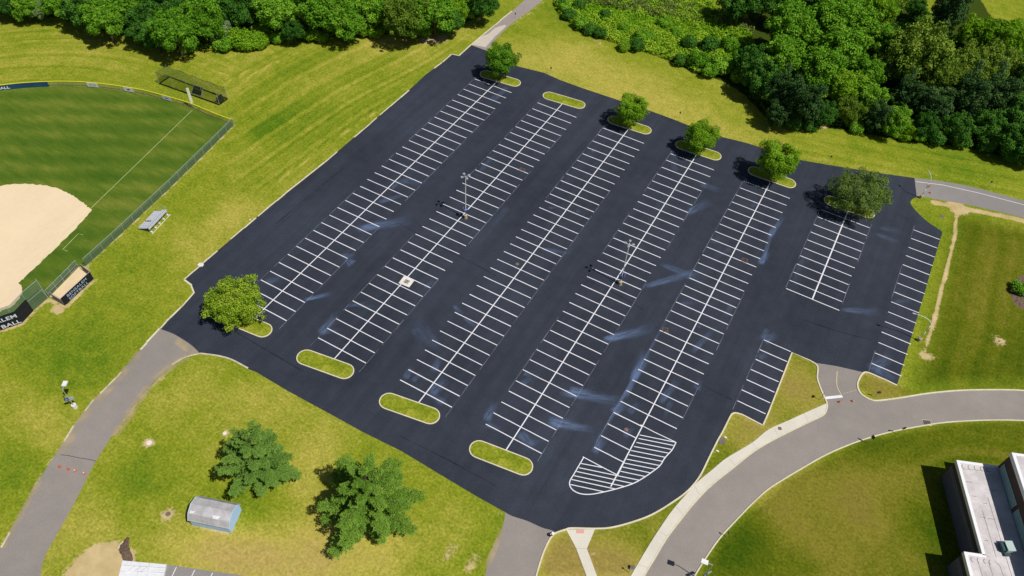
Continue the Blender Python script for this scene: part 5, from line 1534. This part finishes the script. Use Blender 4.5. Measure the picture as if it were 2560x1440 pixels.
ORD = ['first', 'second', 'third', 'fourth', 'fifth', 'sixth', 'seventh', 'eighth', 'ninth', 'tenth', 'eleventh', 'twelfth', 'thirteenth', 'fourteenth', 'fifteenth', 'sixteenth', 'seventeenth', 'eighteenth', 'nineteenth', 'twentieth',
       'twenty first', 'twenty second', 'twenty third', 'twenty fourth', 'twenty fifth', 'twenty sixth', 'twenty seventh', 'twenty eighth', 'twenty ninth', 'thirtieth', 'thirty first', 'thirty second', 'thirty third', 'thirty fourth', 'thirty fifth', 'thirty sixth', 'thirty seventh', 'thirty eighth', 'thirty ninth', 'fortieth']
LOOK = {'oak': 'green broadleaf tree', 'oak_dark': 'dark green broadleaf tree', 'oak_light': 'bright green broadleaf tree', 'olive': 'yellowish olive tree', 'grey': 'pale greyish tree', 'cedar': 'blackish cedar tree', 'shrub': 'green shrub', 'shrub_light': 'bright low shrub', 'shrub_dark': 'dark low shrub'}
def wood(items, where, group, wk=1.0):
    items = sorted(items, key=lambda t: t[1])
    cnt = {}
    for it in items:
        k, cx, cy, w = it[:4]
        i = cnt.get(k, 0); cnt[k] = i+1
        tree(k, cx, cy, w*wk, f'{LOOK[k]}, {ORD[i]} of its look from left {where}', group, it[4] if len(it) > 4 else trng.uniform(.92, 1.12))
wood([('oak_dark', 18, 8, 75), ('oak', 62, 18, 62), ('oak', 150, 8, 75), ('oak_dark', 205, 22, 95), ('oak', 262, 48, 92), ('oak', 325, 15, 100), ('oak_dark', 355, 62, 88), ('oak_dark', 415, 28, 110),
      ('oak', 438, 82, 105), ('oak_dark', 388, 88, 70), ('oak', 500, 48, 105), ('oak_dark', 590, 22, 95), ('oak', 645, 15, 85), ('oak', 700, 28, 110), ('oak_dark', 735, 78, 55),
      ('oak', 800, 22, 110), ('oak', 862, 52, 92), ('oak', 915, 12, 100), ('olive', 1010, 48, 110), ('oak', 965, 30, 75), ('oak', 1085, 30, 110), ('oak_dark', 1125, 55, 65),
      ('oak_light', 1150, 22, 70), ('oak_dark', 1205, 8, 85), ('grey', 95, 24, 58), ('grey', 545, 80, 62), ('oak_light', 1015, 0, 80),
      ('oak_dark', 120, -22, 80), ('oak', 245, -20, 90), ('oak_dark', 330, -35, 90), ('oak', 480, -18, 95), ('oak', 560, -30, 90), ('oak_dark', 660, -30, 95), ('oak', 760, -28, 95), ('oak_dark', 860, -25, 95), ('oak', 950, -35, 90), ('oak_dark', 1080, -30, 90), ('oak', 1170, -30, 80), ('oak_dark', 40, -25, 80), ('oak_dark', -35, 0, 80)],
     'in the upper left wood', 'trees of the upper left wood')
wood([('shrub_light', 655, 78, 46), ('shrub_light', 598, 100, 60), ('shrub', 692, 96, 36), ('shrub_light', 625, 108, 50), ('shrub', 560, 112, 46), ('shrub_light', 650, 104, 44), ('shrub', 470, 118, 44), ('shrub_light', 780, 88, 44), ('shrub_light', 800, 92, 36), ('shrub_light', 915, 78, 40), ('shrub_light', 940, 76, 44), ('shrub', 1060, 78, 44), ('shrub', 1020, 80, 40), ('shrub', 870, 86, 44), ('shrub_light', 1098, 72, 36), ('shrub', 350, 96, 36), ('shrub', 240, 62, 32)],
     'below the upper left wood', 'shrubs along the upper left wood')
wood([('oak', 1985, 75, 128), ('oak', 2062, 55, 130), ('oak', 2135, 48, 118), ('oak', 2095, 125, 125), ('oak', 1968, 148, 112), ('oak', 2042, 172, 115), ('oak_light', 2200, 25, 78), ('oak_dark', 1905, 195, 88), ('oak_dark', 1880, 155, 80),
      ('cedar', 1960, 232, 92), ('cedar', 2012, 262, 96), ('oak_light', 2112, 222, 92), ('oak', 2160, 178, 88), ('oak', 2168, 245, 82), ('olive', 2300, 135, 150), ('olive', 2245, 165, 95), ('olive', 2345, 185, 105), ('oak', 2220, 105, 85),
      ('cedar', 2195, 292, 66), ('cedar', 2275, 235, 82), ('cedar', 2340, 262, 84), ('oak', 2235, 300, 70), ('olive', 2415, 170, 100), ('olive', 2475, 160, 108), ('cedar', 2425, 240, 98), ('cedar', 2500, 240, 100), ('oak_dark', 2545, 280, 90), ('oak_dark', 2470, 315, 84),
      ('oak_dark', 2395, 318, 76), ('oak_dark', 2315, 312, 66), ('cedar', 2375, 28, 96), ('oak_dark', 2290, 22, 52), ('oak_light', 2440, 85, 84), ('oak_light', 2500, 100, 96), ('oak_light', 2552, 92, 80), ('olive', 2555, 175, 90), ('oak_dark', 2540, 352, 90), ('oak_dark', 2590, 370, 90),
      ('oak_dark', 1848, 4, 95), ('oak_dark', 1915, 0, 95), ('oak_dark', 1965, 25, 80), ('oak_dark', 2050, -20, 95), ('oak', 2130, -25, 95), ('oak_dark', 2600, 200, 95), ('oak_dark', 2600, 280, 95), ('olive', 2120, 275, 68), ('oak_dark', 2060, 285, 62), ('oak_light', 2275, 326, 44), ('cedar', 1945, 285, 58)],
     'in the upper right wood', 'trees of the upper right wood')
wood([('shrub', 1742, 150, 62), ('shrub', 1805, 165, 70), ('shrub_dark', 1772, 112, 58), ('shrub', 1850, 150, 62), ('shrub_dark', 1700, 150, 44), ('shrub', 1825, 112, 56), ('shrub', 1775, 178, 50), ('shrub_light', 1850, 190, 50), ('shrub_dark', 1722, 108, 48),
      ('shrub_dark', 1422, 36, 42), ('shrub', 1412, 20, 36), ('shrub_dark', 1403, 4, 34), ('shrub', 1450, 60, 42), ('shrub_dark', 1478, 74, 44), ('shrub_dark', 1500, 82, 40), ('shrub_dark', 1512, 38, 36), ('shrub', 1558, 70, 34),
      ('shrub_dark', 1590, 112, 44), ('shrub', 1604, 92, 44), ('shrub', 1626, 94, 38), ('shrub', 1660, 58, 40), ('shrub', 1690, 82, 38), ('shrub_dark', 1447, 12, 36), ('shrub_light', 1560, 116, 36)],
     'in the far thicket', 'shrubs of the thicket', .85)
wood([('shrub', 2140, 318, 40), ('shrub_light', 2130, 308, 36), ('shrub', 2225, 320, 48), ('shrub_light', 2262, 336, 40), ('shrub', 2300, 338, 44), ('shrub_dark', 2340, 345, 48), ('shrub_dark', 2400, 352, 48), ('shrub_dark', 2465, 362, 50), ('shrub_dark', 2530, 388, 50), ('shrub_dark', 2025, 312, 40), ('shrub_dark', 1985, 306, 44)],
     'below the upper right wood', 'shrubs along the upper right wood')
tree('shrub', 2552, 722, 46, 'leafy green shrub in the round planting bed at the right edge', None, .7)
o, poly, c = mound('planting_bed', [(2526, 735), (2532, 708), (2552, 690), (2585, 690), (2590, 770), (2555, 772), (2536, 758)], .18, M['mulch'], 'round bed of rough brown soil around the shrub at the right edge', 'planting bed', 9)

# undergrowth that nobody could count
def undergrowth(name, poly_px, n, m, size, zmax, seed, clump=.35, up=.4):
    rg = np.random.default_rng(seed)
    P = np.array(G(poly_px))
    lo, hi = P.min(0), P.max(0)
    xy = rg.uniform(lo, hi, (n*4, 2))
    k = in_poly(xy[:, 0], xy[:, 1], [tuple(q) for q in P])
    xy = xy[k][:n]
    N = len(xy)
    h = (noise1(xy[:, 0]*clump+100+noise1(xy[:, 1]*clump+30, seed+3, 2)*4, seed+1, 3)+noise1(xy[:, 1]*clump+200+noise1(xy[:, 0]*clump+60, seed+4, 2)*4, seed+2, 3))/2
    h = np.clip((h-.25)*2, .05, 1)
    pos = np.column_stack([xy, h*zmax*rg.uniform(.35, 1.0, N)+.05])
    nor = rg.normal(size=(N, 3))*.8+np.array([0, 0, up])
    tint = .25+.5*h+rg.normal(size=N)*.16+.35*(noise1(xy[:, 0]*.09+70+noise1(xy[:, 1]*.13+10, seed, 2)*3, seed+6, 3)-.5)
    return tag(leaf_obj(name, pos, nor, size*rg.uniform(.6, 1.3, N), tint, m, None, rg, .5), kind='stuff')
undergrowth('undergrowth', [(1381, -30), (1383, 8), (1400, 42), (1450, 74), (1520, 104), (1620, 134), (1705, 166), (1740, 186), (1900, 200), (1880, 90), (1800, 25), (1740, -30)], 46000, M['reed'], .27, 2.3, 5, .30, 1.1)
undergrowth('reeds', [(1440, -20), (1450, 8), (1530, 22), (1620, 42), (1700, 52), (1780, 62), (1850, 76), (1880, 90), (1890, 62), (1760, 20), (1690, 5), (1640, -25)], 13000, M['reed_tan'], .28, 2.0, 9, .8, .3)
undergrowth('undergrowth', [(440, 118), (470, 100), (560, 96), (640, 70), (760, 78), (820, 84), (900, 70), (1000, 72), (1080, 76), (1078, 82), (960, 86), (850, 92), (740, 99), (690, 108), (560, 120), (480, 126)], 10000, M['reed'], .28, 1.3, 13, .35, 1.0)
undergrowth('undergrowth', [(2290, -10), (2200, -10), (2180, 40), (2240, 60), (2300, 30), (2340, 38), (2420, 130), (2470, 55), (2560, 65), (2640, 90), (2640, 420), (2400, 362), (2240, 346), (2120, 322), (1990, 314), (1915, 290), (1860, 230), (1900, 180), (1960, 150), (2100, 200)], 26000, M['leaf_dark'], .42, 1.6, 17)
undergrowth('undergrowth', [(2240, 18), (2250, -10), (2190, -10), (2185, 25), (2230, 45), (2255, 30)], 2500, M['reed'], .30, 1.0, 19)
